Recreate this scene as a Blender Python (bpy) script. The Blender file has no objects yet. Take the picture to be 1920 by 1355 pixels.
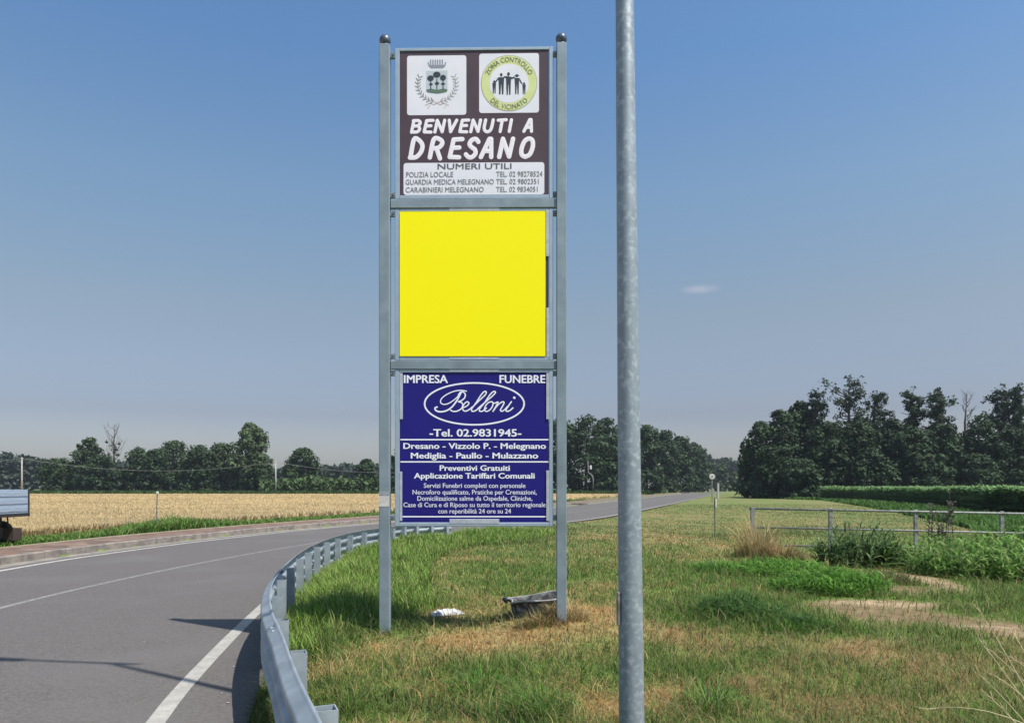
import bpy, math, random
import numpy as np
from mathutils import Vector, Matrix
random.seed(7)
rng = np.random.default_rng(11)
scene = bpy.context.scene
F = 1400.0            # focal length in photograph pixels (1920 wide)
HZ = 912.0            # horizon row
EYE = 1.6
def G(px, py, h=EYE):
    """ground point under a measured photograph pixel (used once, to take measurements)"""
    Y = h*F/(py-HZ)
    return ((px-960)*Y/F, Y)

# ------------------------------------------------------------------ camera
cd = bpy.data.cameras.new('camera'); cam = bpy.data.objects.new('camera', cd)
scene.collection.objects.link(cam); scene.camera = cam
cam.location = (0, 0, EYE); cam.rotation_euler = (math.radians(90), 0, 0)
cd.sensor_width = 36; cd.lens = 36*F/1920
cd.shift_y = (HZ-677.5)/1920
cd.clip_start = .05; cd.clip_end = 3000
# ------------------------------------------------------------------ world
W = bpy.data.worlds.new('World'); scene.world = W; W.use_nodes = True
nt = W.node_tree; nt.nodes.clear()
sky = nt.nodes.new('ShaderNodeTexSky'); sky.sky_type = 'NISHITA'; sky.sun_disc = False
SUND = Vector((.487, -.312, 1.0)).normalized()
sky.sun_elevation = math.asin(SUND.z); sky.sun_rotation = math.atan2(SUND.x, SUND.y)
sky.air_density = 1.2; sky.dust_density = 2.2; sky.ozone_density = 2.0; sky.altitude = 90
bg = nt.nodes.new('ShaderNodeBackground'); bg.inputs[1].default_value = .107
out = nt.nodes.new('ShaderNodeOutputWorld')
# one thin high wisp of cloud in the sky
tc = nt.nodes.new('ShaderNodeTexCoord')
def wn(t, **k):
    n = nt.nodes.new(t)
    for a, b in k.items(): setattr(n, a, b)
    return n
mp = wn('ShaderNodeMapping'); mp.vector_type = 'POINT'
cdx, cdz = (1312-960)/F, (HZ-542)/F
cv = Vector((cdx, 1, cdz)).normalized()
sub = wn('ShaderNodeVectorMath', operation='SUBTRACT'); sub.inputs[1].default_value = cv
mul = wn('ShaderNodeVectorMath', operation='MULTIPLY'); mul.inputs[1].default_value = (52, 30, 190)
nz = wn('ShaderNodeTexNoise'); nz.inputs['Scale'].default_value = 60; nz.inputs['Detail'].default_value = 4
nm = wn('ShaderNodeVectorMath', operation='MULTIPLY_ADD'); nm.inputs[1].default_value = (.8, .8, .8); nm.inputs[2].default_value = (-.4, -.4, -.4)
ad = wn('ShaderNodeVectorMath', operation='ADD'); ln = wn('ShaderNodeVectorMath', operation='LENGTH')
mr = wn('ShaderNodeMapRange'); mr.interpolation_type = 'SMOOTHSTEP'
mr.inputs[1].default_value = 1.5; mr.inputs[2].default_value = 0; mr.inputs[3].default_value = 0; mr.inputs[4].default_value = .3
mx = wn('ShaderNodeMix', data_type='RGBA'); mx.inputs[7].default_value = (4.6, 4.3, 4.7, 1)
L = nt.links.new
L(tc.outputs['Generated'], sub.inputs[0]); L(sub.outputs[0], mul.inputs[0])
L(tc.outputs['Generated'], nz.inputs['Vector']); L(nz.outputs['Color'], nm.inputs[0])
L(mul.outputs[0], ad.inputs[0]); L(nm.outputs[0], ad.inputs[1]); L(ad.outputs[0], ln.inputs[0])
L(ln.outputs['Value'], mr.inputs[0]); L(mr.outputs[0], mx.inputs[0])
tint = wn('ShaderNodeMix', data_type='RGBA', blend_type='MULTIPLY'); tint.inputs[0].default_value = 1
# slow change of the sky's colour with elevation (hazy lavender near the horizon, clear blue above)
sx = wn('ShaderNodeSeparateXYZ'); L(tc.outputs['Generated'], sx.inputs[0])
cr = wn('ShaderNodeValToRGB'); L(sx.outputs['Z'], cr.inputs[0])
RAMP = [(0, 1.16, 1.2, 1.3), (.035, 1.06, 1.06, 1.28), (.092, .80, .76, .92), (.217, 1, .92, .87), (.359, 1, 1.1, 1.1), (.497, .81, 1.08, 1.26)]
while len(cr.color_ramp.elements) < len(RAMP): cr.color_ramp.elements.new(.5)
for e_, (p_, r_, g_, b_) in zip(cr.color_ramp.elements, RAMP): e_.position = p_; e_.color = (r_/1.3, g_/1.3, b_/1.3, 1)
L(cr.outputs[0], tint.inputs[7])
L(sky.outputs[0], tint.inputs[6]); L(tint.outputs[2], mx.inputs[6]); L(mx.outputs[2], bg.inputs[0]); L(bg.outputs[0], out.inputs[0])
# ------------------------------------------------------------------ sun, exposure
sd = bpy.data.lights.new('sun', 'SUN'); sd.energy = 4.2; sd.angle = math.radians(.5); sd.color = (1, .955, .88)
sun = bpy.data.objects.new('sun', sd); scene.collection.objects.link(sun); sun.location = (6, -4, 15)
sun.rotation_euler = (-SUND).to_track_quat('-Z', 'Y').to_euler()
scene.view_settings.view_transform = 'Standard'; scene.view_settings.look = 'None'
scene.view_settings.exposure = 0.6; scene.view_settings.gamma = 1; scene.view_settings.use_curve_mapping = False

# ================================================================== helpers
C = scene.collection
def wloc(o):
    v = Vector((0, 0, 0))
    while o: v = v + o.location; o = o.parent
    return v
def link(name, me, mats, parent=None, org=None):
    o = bpy.data.objects.new(name, me); C.objects.link(o)
    for m in (mats if isinstance(mats, (list, tuple)) else [mats]): me.materials.append(m)
    base = wloc(parent) if parent else (Vector(org) if org else Vector((0, 0, 0)))
    if base.length > 0: me.transform(Matrix.Translation(-base))
    if parent: o.parent = parent
    elif org: o.location = org
    return o
def tag(o, label=None, cat=None, group=None, kind=None):
    for k, v in (('label', label), ('category', cat), ('group', group), ('kind', kind)):
        if v: o[k] = v
    return o
def thing(name, loc, label, cat, group=None):
    o = bpy.data.objects.new(name, None); C.objects.link(o); o.location = loc; o.empty_display_size = .2
    return tag(o, label, cat, group)
class MB:
    def __init__(s): s.v = []; s.f = []; s.m = []
    def add(s, v, f, mi=0):
        b = len(s.v); s.v += [tuple(p) for p in v]; s.f += [tuple(i+b for i in q) for q in f]; s.m += [mi]*len(f)
    def box(s, x0, x1, y0, y1, z0, z1, bev=0, rot=None, mi=0):
        if bev <= 0:
            v = [(x, y, z) for x in (x0, x1) for y in (y0, y1) for z in (z0, z1)]
            f = [(0,1,3,2),(4,6,7,5),(0,4,5,1),(2,3,7,6),(0,2,6,4),(1,5,7,3)]
            s.add(v, f, mi); return s
        b = bev; cx, cy, cz = (x0+x1)/2, (y0+y1)/2, (z0+z1)/2; hx, hy, hz = (x1-x0)/2, (y1-y0)/2, (z1-z0)/2
        import bmesh
        bm = bmesh.new(); bmesh.ops.create_cube(bm, size=1)
        for q in bm.verts: q.co = Vector((cx+q.co.x*2*hx, cy+q.co.y*2*hy, cz+q.co.z*2*hz))
        bmesh.ops.bevel(bm, geom=bm.edges[:], offset=b, segments=1, affect='EDGES')
        bm.verts.index_update()
        s.add([q.co for q in bm.verts], [[q.index for q in fa.verts] for fa in bm.faces], mi); bm.free(); return s
    def tube(s, pts, r, n=10, cap=True, mi=0):
        pts = [Vector(p) for p in pts]; rr = r if isinstance(r, (list, tuple)) else [r]*len(pts)
        rings = []; up = Vector((0, 0, 1))
        v = []
        for i, p in enumerate(pts):
            d = (pts[min(i+1, len(pts)-1)]-pts[max(i-1, 0)]).normalized()
            a = d.cross(up); 
            if a.length < .05: a = d.cross(Vector((0, 1, 0)))
            a.normalize(); b = d.cross(a)
            for k in range(n):
                t = 2*math.pi*k/n; v.append(p+(a*math.cos(t)+b*math.sin(t))*rr[i])
        f = []
        for i in range(len(pts)-1):
            for k in range(n):
                k2 = (k+1) % n; f.append((i*n+k, i*n+k2, (i+1)*n+k2, (i+1)*n+k))
        if cap: f.append(tuple(range(n-1, -1, -1))); f.append(tuple((len(pts)-1)*n+k for k in range(n)))
        s.add(v, f, mi); return s
    def sphere(s, c, r, n=20, m=12, mi=0, sc=(1, 1, 1)):
        v = []; f = []
        for i in range(m+1):
            a = math.pi*i/m
            for k in range(n):
                t = 2*math.pi*k/n
                v.append((c[0]+r*sc[0]*math.sin(a)*math.cos(t), c[1]+r*sc[1]*math.sin(a)*math.sin(t), c[2]+r*sc[2]*math.cos(a)))
        for i in range(m):
            for k in range(n): f.append((i*n+k, (i+1)*n+k, (i+1)*n+(k+1) % n, i*n+(k+1) % n))
        s.add(v, f, mi); return s
    def build(s, name, mats, parent=None, org=None, smooth=False):
        me = bpy.data.meshes.new(name); me.from_pydata(s.v, [], s.f)
        if any(s.m): me.polygons.foreach_set('material_index', s.m)
        if smooth: me.polygons.foreach_set('use_smooth', [True]*len(me.polygons))
        me.validate(); me.update()
        return link(name, me, mats, parent, org)
def np_mesh(name, verts, faces, cols=None):
    """verts (N,3), faces (M,k) all same k, optional per-vertex colour (N,3)"""
    me = bpy.data.meshes.new(name); n, k = faces.shape
    me.vertices.add(len(verts)); me.vertices.foreach_set('co', verts.astype(np.float32).ravel())
    me.loops.add(n*k); me.loops.foreach_set('vertex_index', faces.astype(np.int32).ravel())
    me.polygons.add(n); me.polygons.foreach_set('loop_start', np.arange(0, n*k, k, dtype=np.int32))
    if cols is not None:
        at = me.color_attributes.new('Col', 'FLOAT_COLOR', 'POINT')
        c4 = np.ones((len(verts), 4), np.float32); c4[:, :3] = cols
        at.data.foreach_set('color', c4.ravel())
    me.update(calc_edges=True)
    return me
def smoothstep(a, b, x):
    t = np.clip((np.asarray(x, float)-a)/(b-a), 0, 1); return t*t*(3-2*t)
def _h(ix, iy, s):
    v = np.sin(ix*127.1+iy*311.7+s*74.7)*43758.5453; return v-np.floor(v)
def vnoise(x, y, s=0):
    ix, iy = np.floor(x), np.floor(y); fx, fy = x-ix, y-iy; fx = fx*fx*(3-2*fx); fy = fy*fy*(3-2*fy)
    a, b, c, d = _h(ix, iy, s), _h(ix+1, iy, s), _h(ix, iy+1, s), _h(ix+1, iy+1, s)
    return a+(b-a)*fx+(c-a)*fy+(a-b-c+d)*fx*fy
def fbm(x, y, s=0, o=4):
    t = 0; a = .5; n = 0
    for i in range(o): t = t+a*vnoise(x*2**i+13.1*i, y*2**i-7.7*i, s+i); n += a; a *= .5
    return t/n
def catmull(P, step=.5):
    P = [np.array(p, float) for p in P]; out = []
    Q = [2*P[0]-P[1]]+P+[2*P[-1]-P[-2]]
    for i in range(1, len(Q)-2):
        d = np.linalg.norm(Q[i+1]-Q[i]); n = max(2, int(d/step)); n = min(n, 60)
        for k in range(n):
            t = k/n
            out.append(.5*((2*Q[i])+(-Q[i-1]+Q[i+1])*t+(2*Q[i-1]-5*Q[i]+4*Q[i+1]-Q[i+2])*t*t+(-Q[i-1]+3*Q[i]-3*Q[i+1]+Q[i+2])*t**3))
    out.append(P[-1]); return np.array(out)
# ------------------------------------------------------------------ materials
def mat(name, col=(.5, .5, .5), rough=.6, metal=0, spec=.5):
    m = bpy.data.materials.new(name); m.use_nodes = True; b = m.node_tree.nodes['Principled BSDF']
    b.inputs['Base Color'].default_value = (*col, 1); b.inputs['Roughness'].default_value = rough
    b.inputs['Metallic'].default_value = metal; b.inputs['Specular IOR Level'].default_value = spec
    return m
def N(m, t, **k):
    n = m.node_tree.nodes.new(t)
    for a, b in k.items(): setattr(n, a, b)
    return n
def noisy(m, c2, scale=5, detail=5, lo=.35, hi=.65, bump=0, bscale=None, c3=None, scale3=1, stretch=None, bdist=.01, rvar=0):
    """mix base colour towards c2 by noise in object space; optional third colour at another scale; bump"""
    T = m.node_tree; b = T.nodes['Principled BSDF']; base = tuple(b.inputs['Base Color'].default_value)
    t = N(m, 'ShaderNodeTexCoord'); src = t.outputs['Object']
    if stretch:
        mp_ = N(m, 'ShaderNodeMapping'); mp_.inputs['Scale'].default_value = stretch; T.links.new(src, mp_.inputs[0]); src = mp_.outputs[0]
    n1 = N(m, 'ShaderNodeTexNoise'); n1.inputs['Scale'].default_value = scale; n1.inputs['Detail'].default_value = detail
    r = N(m, 'ShaderNodeMapRange'); r.inputs[1].default_value = lo; r.inputs[2].default_value = hi
    x = N(m, 'ShaderNodeMix', data_type='RGBA'); x.inputs[6].default_value = base; x.inputs[7].default_value = (*c2, 1)
    T.links.new(src, n1.inputs['Vector']); T.links.new(n1.outputs[0], r.inputs[0]); T.links.new(r.outputs[0], x.inputs[0]); o = x.outputs[2]
    if c3:
        n3 = N(m, 'ShaderNodeTexNoise'); n3.inputs['Scale'].default_value = scale3; n3.inputs['Detail'].default_value = 6
        r3 = N(m, 'ShaderNodeMapRange'); r3.inputs[1].default_value = .5; r3.inputs[2].default_value = .75
        x3 = N(m, 'ShaderNodeMix', data_type='RGBA'); x3.inputs[7].default_value = (*c3, 1)
        T.links.new(src, n3.inputs['Vector']); T.links.new(n3.outputs[0], r3.inputs[0]); T.links.new(r3.outputs[0], x3.inputs[0]); T.links.new(o, x3.inputs[6]); o = x3.outputs[2]
    T.links.new(o, b.inputs['Base Color'])
    if rvar:
        rr = N(m, 'ShaderNodeMapRange'); q = b.inputs['Roughness'].default_value; rr.inputs[3].default_value = q-rvar; rr.inputs[4].default_value = q+rvar
        T.links.new(n1.outputs[0], rr.inputs[0]); T.links.new(rr.outputs[0], b.inputs['Roughness'])
    if bump:
        nb = N(m, 'ShaderNodeTexNoise'); nb.inputs['Scale'].default_value = bscale or scale*4; nb.inputs['Detail'].default_value = 4
        bp = N(m, 'ShaderNodeBump'); bp.inputs['Strength'].default_value = bump; bp.inputs['Distance'].default_value = bdist
        T.links.new(t.outputs['Object'], nb.inputs['Vector']); T.links.new(nb.outputs[0], bp.inputs['Height']); T.links.new(bp.outputs[0], b.inputs['Normal'])
    return m
def leafmat(name, trans=.3, rough=.7, spec=.2):
    m = bpy.data.materials.new(name); m.use_nodes = True; T = m.node_tree; b = T.nodes['Principled BSDF']
    at = N(m, 'ShaderNodeAttribute', attribute_name='Col'); T.links.new(at.outputs['Color'], b.inputs['Base Color'])
    b.inputs['Roughness'].default_value = rough; b.inputs['Specular IOR Level'].default_value = spec
    tr = N(m, 'ShaderNodeBsdfTranslucent'); T.links.new(at.outputs['Color'], tr.inputs[0])
    ms = N(m, 'ShaderNodeMixShader'); ms.inputs[0].default_value = trans
    T.links.new(b.outputs[0], ms.inputs[1]); T.links.new(tr.outputs[0], ms.inputs[2]); T.links.new(ms.outputs[0], T.nodes['Material Output'].inputs[0])
    return m
M_grass = leafmat('grass_blades', .35); M_leaf = leafmat('tree_leaves', .15); M_straw = leafmat('straw', .5); M_lush = leafmat('lush_leaves', .52)
M_steel = noisy(mat('galvanised_steel', (.225, .275, .31), .5, .3), (.27, .325, .36), 9, 6, bump=.1, bscale=60, c3=(.19, .235, .26), scale3=3)
M_frame = noisy(mat('aluminium_frame', (.33, .405, .48), .45, .3), (.38, .45, .52), 12, 5)
M_rail = noisy(mat('guardrail_zinc', (.285, .325, .355), .45, .3), (.36, .40, .43), 5, 9, .42, .6, bump=.08, bscale=50, c3=(.20, .24, .27), scale3=2.2)
M_ball = noisy(mat('ball_cap', (.06, .085, .13), .35, .3), (.1, .12, .16), 20)
M_bolt = mat('bolt', (.16, .18, .2), .5, .6)
M_conc = noisy(mat('concrete', (.36, .35, .33), .9), (.22, .21, .2), 8, 6, bump=.4, bscale=60)
M_white = noisy(mat('white_print', (.80, .77, .84), .5), (.74, .73, .79), 4)
M_dark = mat('dark_print', (.03, .035, .05), .5)
M_bark = noisy(mat('bark', (.10, .085, .07), .95), (.055, .05, .042), 3, 5)

# ================================================================== road geometry
NEAR = catmull([(4,-10),(1.2,-4),(-.6,0),(-1.3,1.5),(-2.0,3.4),(-2.72,5.7),(-3.25,8.3),(-3.84,11.8),(-4.28,15),(-4.42,17.5),(-4.2,20.5),(-3.4,24.5),(-1.8,29),(.4,33.6),(2.95,38.5),(6.3,46.7),(12.5,65.5),(32,127),(125,425)])
MIDL = catmull([(-1,-10),(-3,-4),(-4.6,0),(-6.3,5),(-7.2,8.5),(-7.58,11.05),(-7.6,14.0),(-7.3,17.9),(-6.5,22.9),(-4.9,29),(-2.5,35.5),(.3,42),(9.5,68),(25.6,120),(121,425)])
FARL = catmull([(-5,-10),(-7.4,-4),(-8.6,0),(-10.0,6),(-10.5,9.5),(-10.8,13),(-10.96,16.5),(-10.95,19),(-10.5,23),(-10.0,25.6),(-8.9,30),(-7.2,34.8),(-5,40.5),(-1.5,50),(5.5,70),(19.6,114),(118,425)])
def xat(line, Y): return np.interp(Y, line[:, 1], line[:, 0])
def offset(line, d):
    """shift a plan polyline sideways by d (positive: towards the field on the right)"""
    t = np.gradient(line, axis=0); t /= np.linalg.norm(t, axis=1)[:, None]
    n = np.stack([t[:, 1], -t[:, 0]], 1); return line+n*(d if np.isscalar(d) else np.asarray(d)[:, None])
nd = .30+.38*(1-smoothstep(18, 30, NEAR[:, 1]))
ASPH_R = offset(NEAR, nd); ASPH_L = offset(FARL, -.35); KERB_L = offset(FARL, -.78)
WALK_O = offset(FARL, -2.55)
def ground_z(X, Y):
    X = np.asarray(X, float); Y = np.asarray(Y, float)
    er = xat(ASPH_R, Y); d = X-er
    hr = -.17*smoothstep(14, 42, Y)
    bumps = (fbm(X*.45, Y*.45, 3)-.5)*.12*smoothstep(.3, 1.5, d)*(1-smoothstep(30, 60, Y))+(fbm(X*2.2, Y*2.2, 5)-.5)*.04*smoothstep(.1, .8, d)
    zr = -.25+(hr+.25+bumps)*smoothstep(-.02, .7, d)
    ditch = smoothstep(5.5, 8, X)*smoothstep(14.5, 17, Y)*(1-smoothstep(20.5, 24, Y))
    zr = zr-.30*ditch
    zr = zr+.10*np.exp(-(((X-6.3)/1.6)**2+((Y-12.6)/1.2)**2))+.13*np.exp(-(((X-.6)/.75)**2+((Y-8.5)/.75)**2)**1.5)
    el = xat(KERB_L, Y); wo = xat(WALK_O, Y); dl = wo-X
    zl = -.035-.10*smoothstep(1.5, 5, dl)
    z = np.where(d > -.02, zr, np.where(X < wo+.05, zl, np.where(X < el-.04, -.09, -.27)))
    return z

# ------------------------------------------------------------------ colour map of the verge
GREEN = np.array((.125, .225, .04)); DGREEN = np.array((.05, .11, .025)); OLIVE = np.array((.23, .235, .08))
DRY = np.array((.50, .38, .17)); ORANGE = np.array((.54, .32, .125)); BROWN = np.array((.30, .20, .10)); SOIL = np.array((.34, .24, .155))
def spots(X, Y, L_):
    t = np.zeros_like(X, dtype=float)
    for px, py, rx, ry, a in L_:
        cx, cy = G(px, py); sx = rx*cy/F; sy = cy-G(px, py+ry)[1]
        t = t+a*np.exp(-(((X-cx)/sx)**2+((Y-cy)/max(sy, .05))**2))
    return t
DRYS = [(860,1205,110,22,1.1),(1010,1200,90,20,.9),(700,1212,45,20,.8),(1120,1165,80,25,1.0),(860,1150,90,18,.5),(1260,1195,60,30,.8),(650,1180,40,12,.4),
        (930,1125,80,15,.5),(1235,1000,60,30,.5),(1280,965,70,12,.5),(1130,1330,60,25,.8),(1250,1300,50,25,.6),(700,1290,70,20,.35),(1400,1290,60,16,.6),
        (1120,1040,60,20,.25),(880,1050,50,14,.4),(1540,1300,150,60,.35),(1740,1240,180,45,.45),(1640,1330,120,20,.4),(980,1010,60,8,.2)]
GRNS = [(930,1258,120,16,.9),(1000,1320,60,25,.8),(1320,1280,70,25,.8),(640,1340,60,18,.6),(1350,1140,130,35,.9),(1480,1180,120,18,.5),(1500,1085,150,35,1.1),
        (1880,1130,100,30,2.2),(1780,1112,80,14,1.6),(1830,1050,130,60,1.2),(950,1010,80,12,.6),(1250,1060,60,25,.5),(1600,1260,80,20,.4),(640,1130,60,40,.9),(1000,1075,130,22,.5)]
SOILS = [(1600,1131,70,5,1.7),(1700,1134,80,6,1.7),(1640,1150,110,16,.95),(1760,1156,90,13,1.05),(1850,1174,100,9,1.35),(1920,1188,60,8,1.3),(1565,1058,65,13,1.25),(1640,1080,65,12,1.3),(1745,1098,34,17,1.8),(1700,1112,60,8,1.1),(1760,1200,170,14,.6),(1560,1138,60,9,.7)]
PALES = [(1600,1131,70,4,1.1),(1700,1134,80,5,1.1),(1850,1174,80,5,.9),(1745,1098,26,14,1.0),(1920,1188,50,5,.8)]
def verge_mix(X, Y):
    f1 = fbm(X*.9, Y*.9, 21); f2 = fbm(X*3.1, Y*3.1, 22); f3 = fbm(X*.25, Y*.12, 23)
    dry = spots(X, Y, DRYS)-spots(X, Y, GRNS)+(f1-.5)*1.5+(f2-.5)*.9+.13+(f3-.5)*1.4*smoothstep(10, 25, Y)
    tallg = (1-smoothstep(.8, 2.1, X-xat(RAILC, Y)))*smoothstep(6.8, 8.4, Y)*(1-smoothstep(26, 36, Y))
    dry = dry-1.6*tallg
    soil = np.clip(spots(X, Y, SOILS)+(f2-.5)*.9, 0, 1)
    return np.clip(dry, -.6, 1.2), soil, tallg
RAILC = catmull([(1.3,-2),(.42,.3),(-.35,2.1),(-.83,3.3),(-1.2,4.2),(-1.62,5.3),(-2.0,6.25),(-2.36,7.3),(-2.72,8.6),(-3.08,10.3),(-3.38,12),(-3.62,14),(-3.7,16.2),(-3.5,18.3),(-2.9,20.2),(-2.35,21.1),(-1.75,21.8)], .15)

# ------------------------------------------------------------------ ground sheet
def axis(parts):
    a = []
    for lo, hi, st in parts: a += list(np.arange(lo, hi, st))
    return np.array(a+[parts[-1][1]])
xs = axis([(-1200,-200,100),(-200,-40,8),(-40,-14,1.2),(-14,9,.16),(9,22,.4),(22,60,2),(60,200,10),(200,1200,100)])
ys = axis([(-60,-4,4),(-4,2,.5),(2,14,.16),(14,30,.3),(30,70,1),(70,200,5),(200,1500,65)])
GX, GY = np.meshgrid(xs, ys); gz = ground_z(GX, GY)
dryv, soilv, tg = verge_mix(GX, GY)
t = np.clip(dryv, 0, 1)[..., None]; gc = (GREEN*.9)*(1-t)+(DRY*.62)*t
pale = np.clip((spots(GX, GY, PALES)+(fbm(GX*4, GY*4, 91)-.5)*.8), 0, 1)[..., None]
soilc = np.array((.19, .125, .075))*(1-pale)+np.array((.38, .27, .175))*pale
gc = gc*(1-soilv[..., None]*.93)+soilc*soilv[..., None]*.93
farm = (smoothstep(12, 30, GY)[..., None]); gc = gc*(1-.5*farm)+np.array((.165, .155, .075))*.5*farm
left = (GX < xat(WALK_O, GY))
cw = np.array((.55, .40, .20)); cg = np.array((.09, .13, .035))
dl = xat(WALK_O, GY)-GX
wl = smoothstep(2.0, 3.4, dl)[..., None]*(1-smoothstep(150, 158, GY))[..., None]
gc = np.where(left[..., None], cg*(1-wl)+cw*wl, gc)
nx, ny = len(xs), len(ys)
idx = np.arange(nx*ny).reshape(ny, nx)
fq = np.stack([idx[:-1, :-1], idx[:-1, 1:], idx[1:, 1:], idx[1:, :-1]], -1).reshape(-1, 4)
me = np_mesh('ground', np.stack([GX, GY, gz], -1).reshape(-1, 3), fq, gc.reshape(-1, 3))
me.polygons.foreach_set('use_smooth', np.ones(len(me.polygons), bool))
M_ground = bpy.data.materials.new('ground_soil'); M_ground.use_nodes = True
T = M_ground.node_tree; b = T.nodes['Principled BSDF']; b.inputs['Roughness'].default_value = .95; b.inputs['Specular IOR Level'].default_value = .1
at = N(M_ground, 'ShaderNodeAttribute', attribute_name='Col'); tcx = N(M_ground, 'ShaderNodeTexCoord')
n1 = N(M_ground, 'ShaderNodeTexNoise'); n1.inputs['Scale'].default_value = 7; n1.inputs['Detail'].default_value = 8; n1.inputs['Roughness'].default_value = .7
r1 = N(M_ground, 'ShaderNodeMapRange'); r1.inputs[1].default_value = .3; r1.inputs[2].default_value = .7; r1.inputs[3].default_value = .55; r1.inputs[4].default_value = 1.25
mm = N(M_ground, 'ShaderNodeVectorMath', operation='SCALE')
bp = N(M_ground, 'ShaderNodeBump'); bp.inputs['Strength'].default_value = .7; bp.inputs['Distance'].default_value = .03
T.links.new(tcx.outputs['Object'], n1.inputs['Vector']); T.links.new(n1.outputs[0], r1.inputs[0]); T.links.new(at.outputs['Color'], mm.inputs[0]); T.links.new(r1.outputs[0], mm.inputs['Scale'])
T.links.new(mm.outputs[0], b.inputs['Base Color']); T.links.new(n1.outputs[0], bp.inputs['Height']); T.links.new(bp.outputs[0], b.inputs['Normal'])
g = link('ground', me, M_ground); tag(g, kind='structure')

# ------------------------------------------------------------------ road, lines, gutter, kerb, walk
def resamp(line, Y): return np.stack([xat(line, Y), Y], 1)
YR = axis([(-9.5,60,.5),(60,150,2),(150,424,8)])
def ribbon(name, A, B, z, m, Y=None, n=1, kind='structure', **k):
    """sheet between two plan polylines of equal length"""
    v = []; f = []
    zz = z if hasattr(z, '__len__') else [z]*(n+1)
    for i in range(len(A)):
        for j in range(n+1):
            t = j/n; v.append((A[i][0]*(1-t)+B[i][0]*t, A[i][1]*(1-t)+B[i][1]*t, zz[j]))
    w = n+1
    for i in range(len(A)-1):
        for j in range(n): f.append((i*w+j, i*w+j+1, (i+1)*w+j+1, (i+1)*w+j))
    me = bpy.data.meshes.new(name); me.from_pydata(v, [], f); me.update()
    o = link(name, me, m)
    if kind: tag(o, kind=kind)
    return o
M_asph = noisy(mat('asphalt', (.127, .115, .108), .88, 0, .3), (.093, .083, .078), 38, 9, .4, .6, bump=.8, bscale=160, c3=(.126, .117, .111), scale3=.45, bdist=.006)
# fine pale aggregate speckle and worn wheel tracks
T = M_asph.node_tree; b = T.nodes['Principled BSDF']; lk = b.inputs['Base Color'].links[0].from_socket
vo = N(M_asph, 'ShaderNodeTexVoronoi'); vo.inputs['Scale'].default_value = 38; tcn = N(M_asph, 'ShaderNodeTexCoord'); T.links.new(tcn.outputs['Object'], vo.inputs['Vector'])
rv = N(M_asph, 'ShaderNodeMapRange'); rv.inputs[1].default_value = .12; rv.inputs[2].default_value = .28; rv.inputs[3].default_value = .45; rv.inputs[4].default_value = 0
T.links.new(vo.outputs['Distance'], rv.inputs[0])
hx = N(M_asph, 'ShaderNodeMix', data_type='RGBA'); hx.inputs[7].default_value = (.26, .25, .235, 1)
sep = N(M_asph, 'ShaderNodeSeparateColor'); T.links.new(vo.outputs['Color'], sep.inputs[0])
gt = N(M_asph, 'ShaderNodeMath', operation='GREATER_THAN'); gt.inputs[1].default_value = .62; T.links.new(sep.outputs[0], gt.inputs[0])
mu = N(M_asph, 'ShaderNodeMath', operation='MULTIPLY'); T.links.new(gt.outputs[0], mu.inputs[0]); T.links.new(rv.outputs[0], mu.inputs[1])
T.links.new(mu.outputs[0], hx.inputs[0]); T.links.new(lk, hx.inputs[6]); T.links.new(hx.outputs[2], b.inputs['Base Color'])
A_, B_ = resamp(ASPH_L, YR), resamp(ASPH_R, YR)
ribbon('road', A_, B_, -.2, M_asph, n=8)
def linemat(name, col, wear):
    m = mat(name, col, .8, 0, .3); noisy(m, tuple(c*.8 for c in col), 6, 8)
    T = m.node_tree; b = T.nodes['Principled BSDF']
    n = N(m, 'ShaderNodeTexNoise'); n.inputs['Scale'].default_value = 28; n.inputs['Detail'].default_value = 9; n.inputs['Roughness'].default_value = .75
    r = N(m, 'ShaderNodeMapRange'); r.inputs[1].default_value = wear-.06; r.inputs[2].default_value = wear+.06
    t = N(m, 'ShaderNodeTexCoord'); T.links.new(t.outputs['Object'], n.inputs['Vector']); T.links.new(n.outputs[0], r.inputs[0])
    lk = b.inputs['Base Color'].links[0].from_socket
    x = N(m, 'ShaderNodeMix', data_type='RGBA'); x.inputs[6].default_value = (.11, .104, .103, 1)
    T.links.new(r.outputs[0], x.inputs[0]); T.links.new(lk, x.inputs[7]); T.links.new(x.outputs[2], b.inputs['Base Color'])
    return m
M_line = linemat('road_paint', (.37, .35, .315), .39); M_line2 = linemat('worn_road_paint', (.27, .255, .24), .47); M_line3 = linemat('far_edge_paint', (.42, .40, .36), .42)
def roadline(name, line, w, m, y0, y1):
    P = line[(line[:, 1] >= y0) & (line[:, 1] <= y1)]
    return ribbon(name, offset(P, -w/2), offset(P, w/2), -.196, m)
roadline('edge_line', NEAR, .145, M_line, -8, 400); roadline('centre_line', MIDL, .12, M_line2, -8, 200); roadline('far_edge_line', FARL, .17, M_line3, -8, 400)
M_gut = noisy(mat('sandy_gutter', (.24, .21, .175), .95), (.15, .14, .125), 3, 7, bump=.4, bscale=40, c3=(.30, .27, .21), scale3=1.2)
K1, K2 = resamp(KERB_L, YR), resamp(ASPH_L, YR)
ribbon('gutter', K1, K2, [-.204, -.2035], M_gut)
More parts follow.
